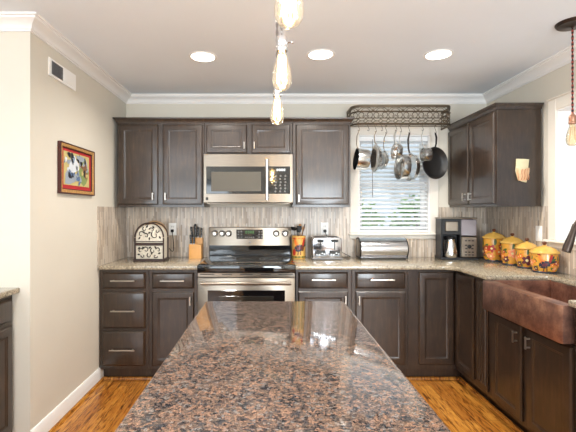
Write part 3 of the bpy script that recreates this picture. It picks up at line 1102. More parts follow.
# ------------------------------------------------------------------ pot rack
RX0, RX1, RYF, RR = 0.735, 1.624, 3.545, 0.09
base = [(RX0, D - 0.002), (RX0, RYF + RR)] + [(RX0 + RR - RR * math.cos(a), RYF + RR - RR * math.sin(a)) for a in [PI / 2 * k / 6 for k in range(1, 6)]] + \
       [(RX0 + RR, RYF), (RX1 - RR, RYF)] + [(RX1 - RR + RR * math.sin(a), RYF + RR - RR * math.cos(a)) for a in [PI / 2 * k / 6 for k in range(1, 6)]] + [(RX1, RYF + RR), (RX1, D - 0.002)]
seg_len = [0]
for i in range(1, len(base)):
    seg_len.append(seg_len[-1] + math.dist(base[i - 1], base[i]))
RL = seg_len[-1]
def rp(s):
    s = max(0, min(RL, s))
    for i in range(1, len(base)):
        if s <= seg_len[i] + 1e-9:
            t = (s - seg_len[i - 1]) / (seg_len[i] - seg_len[i - 1])
            return (base[i - 1][0] + (base[i][0] - base[i - 1][0]) * t, base[i - 1][1] + (base[i][1] - base[i - 1][1]) * t)
    return base[-1]
Z0 = 2.112
r = thing('pot_rack', 'dark scrollwork iron pot rack mounted above the back window', 'pot rack', ((RX0 + RX1) / 2, D, Z0))
ox, oy = (RX0 + RX1) / 2, D
def R3(s, z):
    p = rp(s)
    return (p[0] - ox, p[1] - oy, z)
MB().sweep([(p[0] - ox, p[1] - oy) for p in base], [(-0.005, 0.150), (-0.005, 0.172), (0.005, 0.172), (0.005, 0.150)]).build('top_band', IRON, r)
for zz, rad in ((0.114, 0.0068), (0.056, 0.0045), (0.006, 0.0085)):
    MB().tube([R3(RL * k / 70, zz) for k in range(71)], rad, 6).build('rail', IRON, r)
sc = MB()
nc = 10
cw = RL / nc
for c in range(nc):
    s0 = c * cw + cw / 2
    # upper band: paired fans of arcs
    sc.tube([R3(s0 + cw * 0.48 * math.cos(a), 0.114 + 0.038 * math.sin(a)) for a in [PI * k / 12 for k in range(13)]], 0.0033, 5)
    sc.tube([R3(s0 + cw * 0.28 * math.cos(a), 0.114 + 0.030 * math.sin(a)) for a in [PI * k / 10 for k in range(11)]], 0.0029, 5)
    sc.tube([R3(s0 - cw / 2, 0.114), R3(s0 - cw / 2, 0.152)], 0.003, 5)
    # middle band: inward spirals
    for sg in (-1, 1):
        sc.tube([R3(s0 + sg * (cw * 0.46 - cw * 0.22 * (1 - math.cos(a)) * (1 - a / 14)), 0.084 + 0.027 * math.sin(a) * (1 - a / 9)) for a in [-1.2 + 0.45 * k for k in range(13)]], 0.0033, 5)
    sc.tube([R3(s0 - cw * 0.2, 0.058), R3(s0, 0.084), R3(s0 + cw * 0.2, 0.058)], 0.0033, 5)
    # lower band: twisted lattice
    for q in range(2):
        a0 = s0 - cw / 2 + q * cw / 2
        sc.tube(bez(R3(a0, 0.008), R3(a0 + cw * 0.05, 0.05), R3(a0 + cw * 0.42, 0.01), R3(a0 + cw * 0.5, 0.054), 8), 0.0038, 5)
        sc.tube(bez(R3(a0, 0.054), R3(a0 + cw * 0.15, 0.014), R3(a0 + cw * 0.32, 0.05), R3(a0 + cw * 0.5, 0.008), 8), 0.0030, 5)
sc.build('scrollwork', IRON, r)
gr = MB()
for y in (RYF + 0.055, RYF + 0.115):
    gr.tube([(RX0 - ox, y - oy, 0.006), (RX1 - ox, y - oy, 0.006)], 0.003, 5)
gr.build('hanging_bar', IRON, r)

# hooks and pans: (label of the hook, x, y)
HOOKZ = Z0 + 0.0125
h0 = None
def hook(x, y, label, rz):
    global h0
    if h0 is None:
        h0 = thing('pot_hook', label, 'hook', (x, y, HOOKZ), rz, 'S-hooks on the pot rack')
        up = [(0.009 * math.cos(a), 0, -0.009 + 0.009 * math.sin(a) + 0.0025) for a in [math.radians(-30 + 210 * k / 8) for k in range(9)]]
        lo = [(0.0 - 0.009 * math.cos(a), 0, -0.062 + 0.009 * math.sin(a)) for a in [math.radians(0 - 210 * k / 8) for k in range(1, 9)]]
        pts = up + [(-0.009, 0, -0.02), (0.0, 0, -0.036), (0.006, 0, -0.05)] + [(0.009 * math.cos(a), 0, -0.060 + 0.009 * math.sin(a)) for a in [math.radians(20 - 200 * k / 8) for k in range(9)]]
        MB().tube(pts, 0.0024, 6).build('wire', IRON, h0)
        return h0
    return dup(h0, (x, y, HOOKZ), label, rz)


def pan(name, label, cat, loc, R, depth, L, rz, tilt=0.0, roll=0.0, mat_in=None, mat_out=None, wide=0.009, flare=0.9, lip=True, hmat=None):
    """Origin at the hanging hole; the handle drops by L to the rim, the pan opens towards local -y."""
    mo = mat_out or POTSTEEL
    mi_ = mat_in or mo
    r = thing(name, label, cat, loc, rot=(tilt, roll, rz), group='pans hanging from the pot rack')
    cz = -(L + R)
    t_ = 0.0025
    Rb = R * flare
    rd = min(0.018, depth * 0.4)
    prof_out = [(R + (0.004 if lip else 0), 0.0), (R, 0.004), (R - (R - Rb) * 0.6, depth - rd), (Rb - rd * 0.35, depth - rd * 0.25), (Rb - rd, depth), (0.0005, depth)]
    prof_in = [(0.0005, depth - t_ * 1.5), (Rb - rd, depth - t_ * 1.5), (Rb - rd * 0.4 - t_, depth - rd * 0.35 - t_), (R - (R - Rb) * 0.6 - t_, depth - rd), (R - t_, 0.002), (R + (0.004 if lip else 0) - 0.001, -0.001), (R + (0.004 if lip else 0), 0.0)]
    MB().lathe(prof_out, (0, 0, cz), 36, axis='y', capb=False, capt=False, mi=0).lathe(prof_in, (0, 0, cz), 36, axis='y', capb=False, capt=False, mi=1).build('body', [mo, mi_], r, angle=40)
    h = MB()
    yy = 0.008
    zs = [0.006, -0.005, -0.3 * L, -0.75 * L, -L, -L - 0.002]
    ys = [0.0, 0.0, -0.012, -0.008, 0.004, yy]
    ws = [wide * 0.55, wide * 0.9, wide, wide * 0.8, wide * 0.75, wide * 0.9]
    vs, fs = [], []
    for z, y, w_ in zip(zs, ys, ws):
        vs += [(-w_, y - 0.0025, z), (w_, y - 0.0025, z), (w_, y + 0.0025, z), (-w_, y + 0.0025, z)]
    for i in range(len(zs) - 1):
        for k in range(4):
            fs.append((i * 4 + k, i * 4 + (k + 1) % 4, i * 4 + 4 + (k + 1) % 4, i * 4 + 4 + k))
    fs += [(0, 1, 2, 3), tuple(len(vs) - 4 + k for k in range(4))]
    h.add(vs, fs)
    h.box(-wide * 1.3, wide * 1.3, 0.002, 0.0065 + (R * 0.05), -L - 0.008, -L + 0.006, 0.001)
    h.build('handle', hmat or mo, r)
    rv = MB()
    for s in (-1, 1):
        rv.lathe([(0.004, 0.0), (0.003, -0.002)], (s * wide * 0.6, 0.002, -L - 0.002), 8, axis='y')
    rv.build('rivet', CHROME, r)
    return r


def deg(a):
    return math.radians(a)


HZ = HOOKZ - 0.069
BLUESTEEL = mat('pan_steel_dark', (150, 152, 154), 0.22, 1.0)
CASTBLACK = mat('nonstick_black', (34, 32, 31), 0.42, bump=0.1, bscale=200)
hook(0.790, RYF, 'iron S-hook holding the deep saucepan beside the wall cabinet', deg(25))
pan('saucepan', 'deep steel saucepan lying on its side, leftmost under the pot rack', 'saucepan', (0.790, RYF, HZ), 0.094, 0.112, 0.155, deg(-88), deg(-6), 0, wide=0.006, flare=0.97, mat_in=BLUESTEEL, hmat=IRON)
hook(0.874, RYF, 'empty iron S-hook between the saucepan hook and the large skillet hook', deg(25))
hook(0.953, RYF + 0.055, 'iron S-hook holding the large edge-on steel skillet', deg(25))
pan('skillet', 'large steel skillet hanging edge-on, second pan from the left', 'skillet', (0.953, RYF + 0.055, HZ), 0.124, 0.045, 0.110, deg(-88), deg(-2), 0, wide=0.008, flare=0.78, mat_in=POTSTEEL, hmat=IRON)
hook(0.994, RYF, 'empty iron S-hook between the two edge-on steel skillets', deg(25))
hook(1.064, RYF + 0.115, 'iron S-hook holding the small edge-on steel skillet', deg(25))
pan('skillet', 'small steel skillet hanging edge-on, third pan from the left', 'skillet', (1.064, RYF + 0.115, HZ), 0.086, 0.04, 0.160, deg(-86), deg(-8), 0, wide=0.005, flare=0.78, hmat=IRON)
hook(1.118, RYF, 'iron S-hook holding the tilted steel saucepan', deg(25))
pan('saucepan', 'small steel saucepan with a broad shiny handle, tilted to the left', 'saucepan', (1.118, RYF, HZ), 0.070, 0.055, 0.110, deg(-82), deg(-5), 0, wide=0.016, flare=0.95)
hook(1.178, RYF + 0.055, 'iron S-hook holding the wide steel saucepan in the middle', deg(25))
pan('saucepan', 'wide steel saucepan hanging lowest, left of the pan with a dark rim', 'saucepan', (1.178, RYF + 0.055, HZ), 0.116, 0.075, 0.195, deg(-86), deg(-3), 0, wide=0.006, flare=0.95)
hook(1.274, RYF + 0.115, 'iron S-hook holding the round shallow steel pan', deg(25))
pan('skillet', 'round steel pan with a dark strap handle, left of the little saucepan', 'skillet', (1.274, RYF + 0.115, HZ), 0.124, 0.052, 0.185, deg(-80), 0, 0, wide=0.013, flare=0.9, hmat=DARKMETAL)
hook(1.352, RYF, 'iron S-hook holding the smallest steel saucepan', deg(25))
pan('saucepan', 'smallest steel saucepan, hanging in front of the black skillet', 'saucepan', (1.352, RYF - 0.004, HZ), 0.060, 0.072, 0.150, deg(-88), 0, 0, wide=0.004, flare=0.98)
hook(1.512, RYF + 0.115, 'iron S-hook holding the black skillet', deg(25))
pan('skillet', 'black nonstick skillet with its dark inside facing out, rightmost pan', 'skillet', (1.512, RYF + 0.115, HZ), 0.142, 0.045, 0.128, deg(20), 0, 0, mat_in=CASTBLACK, mat_out=BLUESTEEL, wide=0.009, flare=0.84, hmat=CASTBLACK)

# ------------------------------------------------------------------ left wall: vent and picture
r = thing('wall_vent', 'white air vent plate with dark grille high on the left wall', 'vent', (XL, 2.622, 2.178), PI / 2)
MB().box(-0.172, 0.172, -0.008, 0, 0, 0.112, 0.003).build('plate', WHITEPLASTIC, r)
gm = MB().box(-0.142, -0.010, -0.009, -0.0075, 0.016, 0.098, mi=1)
for k in range(9):
    gm.box(-0.142, -0.010, -0.0115, -0.0085, 0.0175 + k * 0.0092, 0.0195 + k * 0.0092)
for k in range(9):
    gm.box(-0.140 + k * 0.0155, -0.138 + k * 0.0155, -0.0115, -0.0085, 0.016, 0.098)
gm.build('grille', [mat('vent_grey', (120, 120, 122), 0.5), mat('vent_dark', (50, 50, 54), 0.8)], r)
MB().box(0.006, 0.150, -0.0105, -0.0075, 0.018, 0.096, 0.002).build('cover', WHITEPLASTIC, r)

r = thing('framed_picture', 'small framed picture with red mat hanging on the left wall', 'picture', (XL, 2.81, 1.464), PI / 2)
PW, PH = 0.250, 0.334
GOLD = mat('gold_frame', (196, 150, 92), 0.4, 0.3, var=0.25, vscale=90)
DKRED = mat('frame_dark', (70, 30, 26), 0.4)
f = MB()
for (a0, a1, y, m_) in ((0, 0.008, 0.024, 1), (0.006, 0.028, 0.020, 0), (0.026, 0.034, 0.014, 1)):
    f.box(-PW + a0, -PW + a1, -y, 0, a0, PH - a0, 0.002, m_).box(PW - a1, PW - a0, -y, 0, a0, PH - a0, 0.002, m_)
    f.box(-PW + a1, PW - a1, -y, 0, a0, a1, 0.002, m_).box(-PW + a1, PW - a1, -y, 0, PH - a1, PH - a0, 0.002, m_)
f.build('frame', [GOLD, DKRED], r)
MB().box(-PW + 0.030, PW - 0.030, -0.006, 0, 0.030, PH - 0.030).build('mat_board', mat('red_mat', (176, 44, 48), 0.7), r)
A_COL = [mat('art_' + n_, c_, 0.6) for n_, c_ in (('ochre', (196, 180, 120)), ('white', (214, 220, 226)), ('blue', (92, 116, 150)), ('black', (36, 36, 44)), ('green', (132, 148, 92)), ('brown', (130, 92, 66)), ('grey', (150, 160, 172)), ('rose', (190, 96, 104)))]
ar = MB().box(-0.185, 0.185, -0.0075, -0.005, 0.060, 0.282, mi=0)
def blob(x, z, rx, rz_, mi, ang=0, k=0):
    pts = []
    for i in range(10):
        a = 2 * PI * i / 10
        q = 1 + 0.22 * math.sin(3 * a + k)
        u, v_ = rx * q * math.cos(a), rz_ * q * math.sin(a)
        pts.append((max(-0.183, min(0.183, x + u * math.cos(ang) - v_ * math.sin(ang))), max(0.062, min(0.280, z + u * math.sin(ang) + v_ * math.cos(ang)))))
    y = -0.0076 - 0.0001 * (len(ar.f) % 40)
    ar.add([(p[0], y, p[1]) for p in pts], [tuple(range(10))], mi)
rnd = random.Random(5)
for (x, z, rx, rz_, mi, ang, k) in ((0.10, 0.14, 0.08, 0.07, 4, 0.3, 1), (-0.10, 0.11, 0.08, 0.05, 6, 0.1, 2), (-0.05, 0.20, 0.07, 0.06, 1, 0.2, 3), (0.08, 0.24, 0.09, 0.03, 6, -0.3, 4), (0.12, 0.17, 0.03, 0.055, 5, 0.1, 5)):
    blob(x, z, rx, rz_, mi, ang, k)
for k in range(46):
    x = rnd.uniform(-0.165, 0.165)
    z = rnd.uniform(0.075, 0.268)
    pick = (1, 2, 3, 6, 1, 2) if x < 0.03 else (4, 5, 3, 0, 4, 6)
    if z > 0.235:
        pick = (3, 6, 3, 1, 2)
    if z < 0.09:
        pick = (7, 3, 2)
    blob(x, z, rnd.uniform(0.012, 0.030), rnd.uniform(0.007, 0.018), rnd.choice(pick), rnd.uniform(0, 3), k)
ar.build('artwork', A_COL, r, recalc=False)

# ------------------------------------------------------------------ outlets
def outlet(label, loc, rz, switch=False):
    r = thing('wall_outlet' if not switch else 'light_switch', label, 'outlet' if not switch else 'switch', loc, rz, 'white wall plates')
    MB().box(-0.036, 0.036, -0.006, 0, -0.058, 0.058, 0.002).build('plate', WHITEPLASTIC, r)
    for zc in ((0.022, -0.022) if not switch else (0.0,)):
        q = MB().box(-0.017, 0.017, -0.0085, -0.005, zc - (0.016 if not switch else 0.034), zc + (0.016 if not switch else 0.034), 0.002)
        if not switch:
            for x in (-0.007, 0.007):
                q.box(x - 0.0015, x + 0.0015, -0.009, -0.008, zc - 0.005, zc + 0.006, mi=1)
        q.build('socket' if not switch else 'rocker', [WHITEPLASTIC, BLACK], r)
    return r


outlet('white wall outlet behind the arched box, between it and the knife block', (-0.906, D - 0.008, 1.180), 0)
outlet('white wall outlet above the toaster', (0.523, D - 0.008, 1.185), 0)
outlet('white switch plate on the right wall above the canisters', (XR - 0.008, 3.045, 1.180), -PI / 2, True)

# ------------------------------------------------------------------ arched scrollwork box
bx, by = -1.018, 3.425
r = thing('arched_box', 'arched cream box with dark iron scrollwork on the left counter', 'decorative box', (bx, by, CT))
W_, H_, DP = 0.127, 0.328, 0.15
def arch(w_, h, z0=0.0, n=16):
    """Round-topped outline in x,z."""
    pts = [(-w_, z0), (w_, z0)]
    zc = h - w_
    return pts + [(w_ * math.cos(PI * k / n), zc + w_ * math.sin(PI * k / n)) for k in range(n + 1)]
MB().prism(arch(W_ - 0.012, H_ - 0.014, 0.022), 0.006, DP, 0.003, axis='y').build('body', CREAM, r)
MB().prism(arch(W_ - 0.016, H_ + 0.018, 0.022), DP, DP + 0.014, 0.003, axis='y').build('back_panel', TANWOOD, r)
fr = MB()
o2 = arch(W_ - 0.006, H_, 0.02)
fr.tube([(p[0], 0.0, p[1]) for p in o2[2:]], 0.0065, 8)
fr.tube([(-W_ + 0.006, 0, 0.0), (-W_ + 0.006, 0, H_ - W_)], 0.0065, 8).tube([(W_ - 0.006, 0, 0.0), (W_ - 0.006, 0, H_ - W_)], 0.0065, 8)
fr.tube([(p[0], DP, p[1]) for p in o2[2:]], 0.005, 8)
fr.tube([(W_ - 0.006, DP, 0.0), (W_ - 0.006, DP, H_ - W_)], 0.006, 8).tube([(-W_ + 0.006, DP, 0.0), (-W_ + 0.006, DP, H_ - W_)], 0.006, 8)
fr.box(-W_ - 0.006, W_ + 0.006, -0.012, DP + 0.012, 0.0, 0.022, 0.003)
fr.box(-W_ + 0.008, W_ - 0.008, -0.003, 0.008, 0.136, 0.160, 0.002)
fr.box(-W_ + 0.008, W_ - 0.008, -0.001, 0.006, 0.168, 0.174, 0.001)
fr.build('frame', mat('dark_umber_iron', (58, 44, 40), 0.5, 0.4), r)
scw = MB()
def curl(x, z, s, flip, a0=0.0):
    scw.tube([(x + flip * (s * (1 - k / 16) * math.cos(a0 + k * 0.42)), 0.003, z + s * (1 - k / 16) * math.sin(a0 + k * 0.42)) for k in range(13)], [0.0048 - 0.0002 * k for k in range(13)], 6)
for (x, z, s, fl, a0) in ((-0.068, 0.232, 0.030, 1, 0.4), (-0.028, 0.220, 0.022, -1, 1.0), (0.048, 0.226, 0.034, 1, 2.4), (0.020, 0.268, 0.024, -1, 0.2), (-0.04, 0.275, 0.020, 1, 2.0), (0.066, 0.262, 0.018, -1, 3.0),
                          (-0.074, 0.092, 0.024, 1, 0.5), (-0.03, 0.100, 0.026, -1, 1.0), (0.030, 0.092, 0.024, 1, 2.0), (0.074, 0.098, 0.022, -1, 0.4), (-0.055, 0.050, 0.018, 1, 3.0), (0.0, 0.052, 0.022, 1, 2.2), (0.052, 0.048, 0.020, -1, 3.4)):
    curl(x, z, s, fl, a0)
for (x, z, ang) in ((-0.085, 0.200, 0.6), (-0.05, 0.250, 2.0), (0.0, 0.245, 1.2), (0.035, 0.292, 2.4), (0.09, 0.205, 2.6), (-0.088, 0.115, 0.8), (-0.052, 0.118, 2.2), (0.004, 0.118, 1.0), (0.052, 0.120, 2.4), (0.085, 0.07, 1.3), (-0.09, 0.06, 1.8), (0.02, 0.07, 0.2), (0.0, 0.195, 0.1), (-0.02, 0.298, 0.5)):
    q = MB().lathe([(0.0005, -0.014), (0.007, -0.005), (0.007, 0.004), (0.0005, 0.014)], (0, 0, 0), 8)
    q.xform(Matrix.Translation((x, 0.004, z)) @ Matrix.Rotation(ang, 4, 'Y') @ Matrix.Diagonal((1, 0.4, 1, 1)))
    scw.add(q.v, q.f)
scw.build('scrollwork', mat('scroll_iron', (44, 38, 34), 0.5, 0.3), r)
c = MB().tube(bez((W_ + 0.004, DP + 0.005, 0.10), (W_ + 0.05, DP + 0.02, 0.02), (-0.906 - bx + 0.03, D - by - 0.07, 0.10), (-0.906 - bx, D - by - 0.032, 0.243), 14), 0.0032, 6)
c.box(-0.906 - bx - 0.013, -0.906 - bx + 0.013, D - by - 0.036, D - by - 0.0165, 0.231, 0.257, 0.004)
c.build('cord', BLACK, r)

# ------------------------------------------------------------------ knife block and knives
kx, ky = -0.668, 3.64
r = thing('knife_block', 'light maple knife block beside the oven', 'knife block', (kx, ky, CT))
MB().prism([(0.0, 0.0), (0.12, 0.0), (0.12, 0.185), (0.062, 0.185), (0.062, 0.128), (0.0, 0.128)], -0.056, 0.056, 0.003, axis='x').build('block', BLOCKWOOD, r)
MB().box(-0.051, 0.051, 0.004, 0.116, -0.0005, 0.004).build('foot', TANWOOD, r) if False else None
def knife(label, x, y, z, ln, w_, lean=0.0):
    t = thing('kitchen_knife', label, 'knife', (kx + x, ky + y, CT + z + 0.0008), rot=(deg(-6), lean, 0), group='knives in the maple block')
    MB().prism([(-w_ * 0.75, 0.0), (w_ * 0.75, 0.0), (w_, ln * 0.35), (w_ * 0.85, ln * 0.65), (w_ * 1.15, ln * 0.93), (w_ * 0.7, ln), (-w_ * 0.7, ln), (-w_, ln * 0.9), (-w_ * 0.85, ln * 0.5), (-w_, ln * 0.2)], -0.008, 0.008, 0.002, axis='y').build('handle', BLACK, t)
    q = MB()
    for z_ in (0.25, 0.5, 0.75):
        q.lathe([(0.002, -0.0088), (0.002, 0.0088)], (0, 0, ln * z_), 8, axis='y')
    q.build('rivet', NICKEL, t)
    MB().box(-w_ * 0.7, w_ * 0.7, -0.0084, 0.0084, 0.0, 0.004).build('bolster', NICKEL, t)
knife('black-handled knife, upper row of the block, leftmost', -0.042, 0.090, 0.185, 0.100, 0.0105, deg(-7))
knife('black-handled knife, tallest in the upper row of the block', -0.012, 0.095, 0.185, 0.125, 0.0105, deg(-3))
knife('black-handled knife, third along the upper row of the block', 0.012, 0.090, 0.185, 0.095, 0.010, deg(-2))
knife('black-handled knife, upper row of the block, rightmost', 0.042, 0.092, 0.185, 0.085, 0.008, 0)
knife('black-handled knife, lower front step of the block, left', -0.040, 0.030, 0.128, 0.085, 0.0095, deg(-5))
knife('black-handled knife, lower front step of the block, right', -0.014, 0.030, 0.128, 0.080, 0.0095, deg(-3))

# ------------------------------------------------------------------ painted lathe motifs
def motif(mb, rf, th0, z0, poly, mi, eps=0.0012):
    """Flat paint shape: star-shaped polygon of (u, v) metres wrapped on a surface of revolution."""
    n = len(poly)
    cu, cv = sum(p[0] for p in poly) / n, sum(p[1] for p in poly) / n
    vs = []
    for fq in (1.0, 0.5):
        for (u, v_) in poly:
            uu, vv = cu + (u - cu) * fq, cv + (v_ - cv) * fq
            z = z0 + vv
            rr = rf(z) + eps
            a = th0 + uu / rr
            vs.append((rr * math.cos(a), rr * math.sin(a), z))
    z = z0 + cv
    rr = rf(z) + eps
    a = th0 + cu / rr
    vs.append((rr * math.cos(a), rr * math.sin(a), z))
    fs = []
    for i in range(n):
        j = (i + 1) % n
        fs += [(i, j, n + j, n + i), (n + i, n + j, 2 * n)]
    mb.add(vs, fs, mi)


def ell(cx, cz, a, b, ang=0, n=10):
    return [(cx + a * math.cos(2 * PI * k / n) * math.cos(ang) - b * math.sin(2 * PI * k / n) * math.sin(ang), cz + a * math.cos(2 * PI * k / n) * math.sin(ang) + b * math.sin(2 * PI * k / n) * math.cos(ang)) for k in range(n)]


def rfun(prof):
    p = sorted((z, r_) for r_, z in prof)
    def f(z):
        for (z0, r0), (z1, r1) in zip(p, p[1:]):
            if z0 <= z <= z1 and z1 > z0:
                return r0 + (r1 - r0) * (z - z0) / (z1 - z0)
        return p[0][1] if z < p[0][0] else p[-1][1]
    return f


PAINTS = [P_RED, P_ORANGE, P_PINK, P_GREEN, P_PLUM, P_DARK, P_CREAM, P_BROWN]
def rooster(mb, rf, th, z0, s, dark=5):
    M = lambda poly, mi, e=0.0012: motif(mb, rf, th, z0, [(a * s, b * s) for a, b in poly], mi, e)
    M(ell(0, 0, 0.30, 0.22, 0.3), dark)
    M([(-0.16, 0.05), (-0.34, 0.42), (-0.26, 0.52), (-0.16, 0.46), (0.02, 0.16)], 1, 0.0014)
    M([(-0.34, 0.52), (-0.38, 0.62), (-0.30, 0.58), (-0.25, 0.64), (-0.21, 0.56), (-0.2, 0.5)], 0, 0.0016)
    M([(-0.36, 0.46), (-0.45, 0.42), (-0.34, 0.41)], 7, 0.0016)
    for k, (mi, ang) in enumerate(((dark, 0.9), (3, 0.5), (dark, 0.2), (0, 1.3))):
        M(ell(0.28 + 0.12 * math.cos(ang), 0.10 + 0.26 * math.sin(ang), 0.26, 0.075, ang), mi, 0.0015 + k * 0.0002)
    M([(-0.05, -0.2), (-0.09, -0.42), (-0.03, -0.42), (0.0, -0.2)], 7)
    M([(0.08, -0.2), (0.08, -0.42), (0.14, -0.42), (0.14, -0.2)], 7)
    M(ell(0.02, 0.0, 0.16, 0.09, 0.4), 4, 0.0018)


def bouquet(mb, rf, th, z0, s, kind):
    M = lambda poly, mi, e=0.0012: motif(mb, rf, th, z0, [(a * s, b * s) for a, b in poly], mi, e)
    for (x, z, a) in ((-0.42, 0.25, 0.6), (0.40, 0.30, 2.4), (-0.35, -0.30, 2.5), (0.42, -0.2, 0.6), (0.05, 0.46, 1.5)):
        M(ell(x, z, 0.17, 0.07, a), 3)
    if kind == 0:
        fl = ((-0.12, 0.12, 0.2, 0), (0.22, -0.05, 0.18, 1), (-0.15, -0.28, 0.17, 2), (0.3, 0.24, 0.12, 0), (-0.42, -0.02, 0.12, 1))
    elif kind == 1:
        fl = ((0.0, 0.10, 0.24, 2), (-0.34, -0.22, 0.18, 4), (0.34, -0.30, 0.18, 4), (0.32, 0.22, 0.13, 1))
    else:
        fl = ((0.0, -0.05, 0.30, 4), (-0.36, 0.20, 0.16, 1), (0.34, 0.20, 0.16, 0), (0.4, -0.25, 0.12, 2))
    for (x, z, q, mi) in fl:
        for k in range(5):
            a = k * 2 * PI / 5 + x
            M(ell(x + q * 0.55 * math.cos(a), z + q * 0.55 * math.sin(a), q * 0.55, q * 0.36, a), mi, 0.0016)
        M(ell(x, z, q * 0.28, q * 0.28), 6 if mi != 6 else 7, 0.0022)


CS = 1.0
def canister(label, loc, R, H, face, kind):
    r = thing('canister', label, 'canister', loc, 0, 'yellow painted canisters')
    bp_ = [(R * 0.80, 0.010), (R * 0.86, 0.03), (R * 0.95, H * 0.35), (R * 0.97, H * 0.7), (R * 0.93, H * 0.95), (R * 0.93, H)]
    MB().lathe([(R * 0.0 + 0.001, 0.006), (R * 0.78, 0.006)] + bp_ + [(R * 0.86, H), (R * 0.86, H - 0.01), (0.001, H - 0.01)], (0, 0, 0), 36).build('jar', YELLOW, r, angle=50)
    MB().lathe([(R * 0.70, 0.0), (R * 0.84, 0.0), (R * 0.86, 0.006), (R * 0.82, 0.012), (R * 0.70, 0.012)], (0, 0, 0), 32).build('foot', P_DARK, r)
    rf = rfun(bp_)
    pm = MB()
    if kind == 3:
        rooster(pm, rf, face, H * 0.46, H * 0.92)
        bouquet(pm, rf, face + 1.0, H * 0.45, H * 0.7, 0)
        bouquet(pm, rf, face - 1.1, H * 0.45, H * 0.7, 1)
    else:
        bouquet(pm, rf, face, H * 0.48, H * 0.85, kind)
        bouquet(pm, rf, face + 1.25, H * 0.45, H * 0.7, (kind + 1) % 3)
        bouquet(pm, rf, face - 1.25, H * 0.45, H * 0.7, (kind + 2) % 3)
    for k in range(14):
        motif(pm, rf, k * 2 * PI / 14, H * 0.05, ell(0, 0.004, 0.012, 0.006), 1 if k % 2 else 3)
    pm.build('painting', PAINTS, r, angle=60, recalc=True)
    lid = MB().lathe([(R * 0.9, H + 0.0005), (R * 1.02, H + 0.002), (R * 1.06, H + 0.009), (R * 1.02, H + 0.017), (R * 0.90, H + 0.021), (R * 0.80, H + 0.032), (R * 0.45, H + 0.048), (R * 0.16, H + 0.053), (R * 0.13, H + 0.058)], (0, 0, 0), 36).build('lid', YLID, r, angle=50)
    MB().lathe([(0.006, H + 0.056), (0.007, H + 0.060), (0.013, H + 0.066), (0.015, H + 0.074), (0.011, H + 0.082), (0.0005, H + 0.085)], (0, 0, 0), 16).build('knob', P_BROWN, lid)


canister('tallest yellow painted canister, next to the coffee maker', (1.945, 3.485, CT), 0.090, 0.192, deg(-118), 0)
canister('second yellow painted canister from the coffee maker, with a pink flower', (1.950, 3.230, CT), 0.083, 0.170, deg(-120), 1)
canister('third yellow painted canister from the coffee maker, with a plum-coloured flower', (1.955, 3.055, CT), 0.076, 0.142, deg(-122), 2)
canister('yellow painted canister nearest the sink, with a dark rooster on it', (1.938, 2.835, CT), 0.087, 0.132, deg(-124), 3)

# ------------------------------------------------------------------ utensil crock
ux, uy = 0.270, 3.66
r = thing('utensil_crock', 'yellow crock painted with a rooster between the oven and toaster', 'utensil crock', (ux, uy, CT))
cpf = [(0.060, 0.004), (0.062, 0.02), (0.062, 0.192), (0.064, 0.200), (0.064, 0.206)]
MB().lathe([(0.001, 0.0), (0.058, 0.0)] + cpf + [(0.058, 0.206), (0.057, 0.012), (0.001, 0.012)], (0, 0, 0), 32).build('body', mat('ochre_glaze', (206, 160, 84), 0.35, var=0.15, vscale=22), r, angle=50)
pm = MB()
rooster(pm, rfun(cpf), deg(-93), 0.098, 0.150)
for k in range(12):
    motif(pm, rfun(cpf), k * 2 * PI / 12, 0.018, ell(0, 0, 0.016, 0.008), 3)
    motif(pm, rfun(cpf), k * 2 * PI / 12, 0.184, ell(0, 0, 0.014, 0.006), 1)
motif(pm, rfun(cpf), deg(-135), 0.06, ell(0, 0, 0.018, 0.03), 0)
motif(pm, rfun(cpf), deg(-60), 0.10, ell(0, 0, 0.016, 0.03), 7)
pm.build('painting', PAINTS, r, angle=60)
def utensil(name, label, m, base, topp, head, r_=0.004):
    """Stick from a point in the crock to a top point, with a head of the given outline."""
    b, t = Vector(base), Vector(topp)
    o = thing(name, label, 'utensil', (ux + b.x, uy + b.y, CT + b.z), group='utensils in the crock')
    MB().tube([(0, 0, 0), tuple((t - b) * 0.5), tuple(t - b)], [r_, r_ * 0.9, r_ * 0.8], 8).build('handle', m, o)
    d = (t - b).normalized()
    h = MB()
    kind, w_, ln = head
    if kind == 'flat':
        h.prism([(-w_ * 0.6, 0), (w_ * 0.6, 0), (w_, ln * 0.4), (w_, ln), (-w_, ln), (-w_, ln * 0.4)], -0.0015, 0.0015, 0.0008, axis='y')
    elif kind == 'spoon':
        h.lathe([(0.0005, -0.002), (w_ * 0.5, 0.08 * ln), (w_ * 0.95, ln * 0.4), (w_, ln * 0.6), (w_ * 0.7, ln * 0.88), (0.0005, ln)], (0, 0, 0), 14)
        h.xform(Matrix.Diagonal((1, 0.35, 1, 1)))
    else:
        h.lathe([(w_, 0.0), (w_ * 0.92, -0.014), (w_ * 0.6, -0.026), (0.0005, -0.030), (w_ * 0.55, -0.023), (w_ * 0.88, -0.012), (w_, 0.0)], (-w_ * 0.8, 0, 0.0), 18, capb=False, capt=False)
        h.xform(Matrix.Rotation(deg(18), 4, 'Y'))
    q = Vector((0, 0, 1)).rotation_difference(d).to_matrix().to_4x4()
    h.xform(Matrix.Translation(t - b) @ q)
    h.build('head', m, o)
utensil('ladle', 'black ladle curving over the left of the crock', BLACK, (0.012, -0.005, 0.0135), (-0.020, -0.02, 0.278), ('ladle', 0.030, 0))
utensil('spatula', 'black spatula standing in the middle of the crock', BLACK, (-0.010, 0.01, 0.0135), (0.004, 0.02, 0.235), ('flat', 0.022, 0.06))
utensil('wooden_spoon', 'wooden spoon leaning right in the crock', SPOONWOOD, (-0.02, 0.0, 0.0135), (0.036, -0.005, 0.25), ('spoon', 0.014, 0.045))
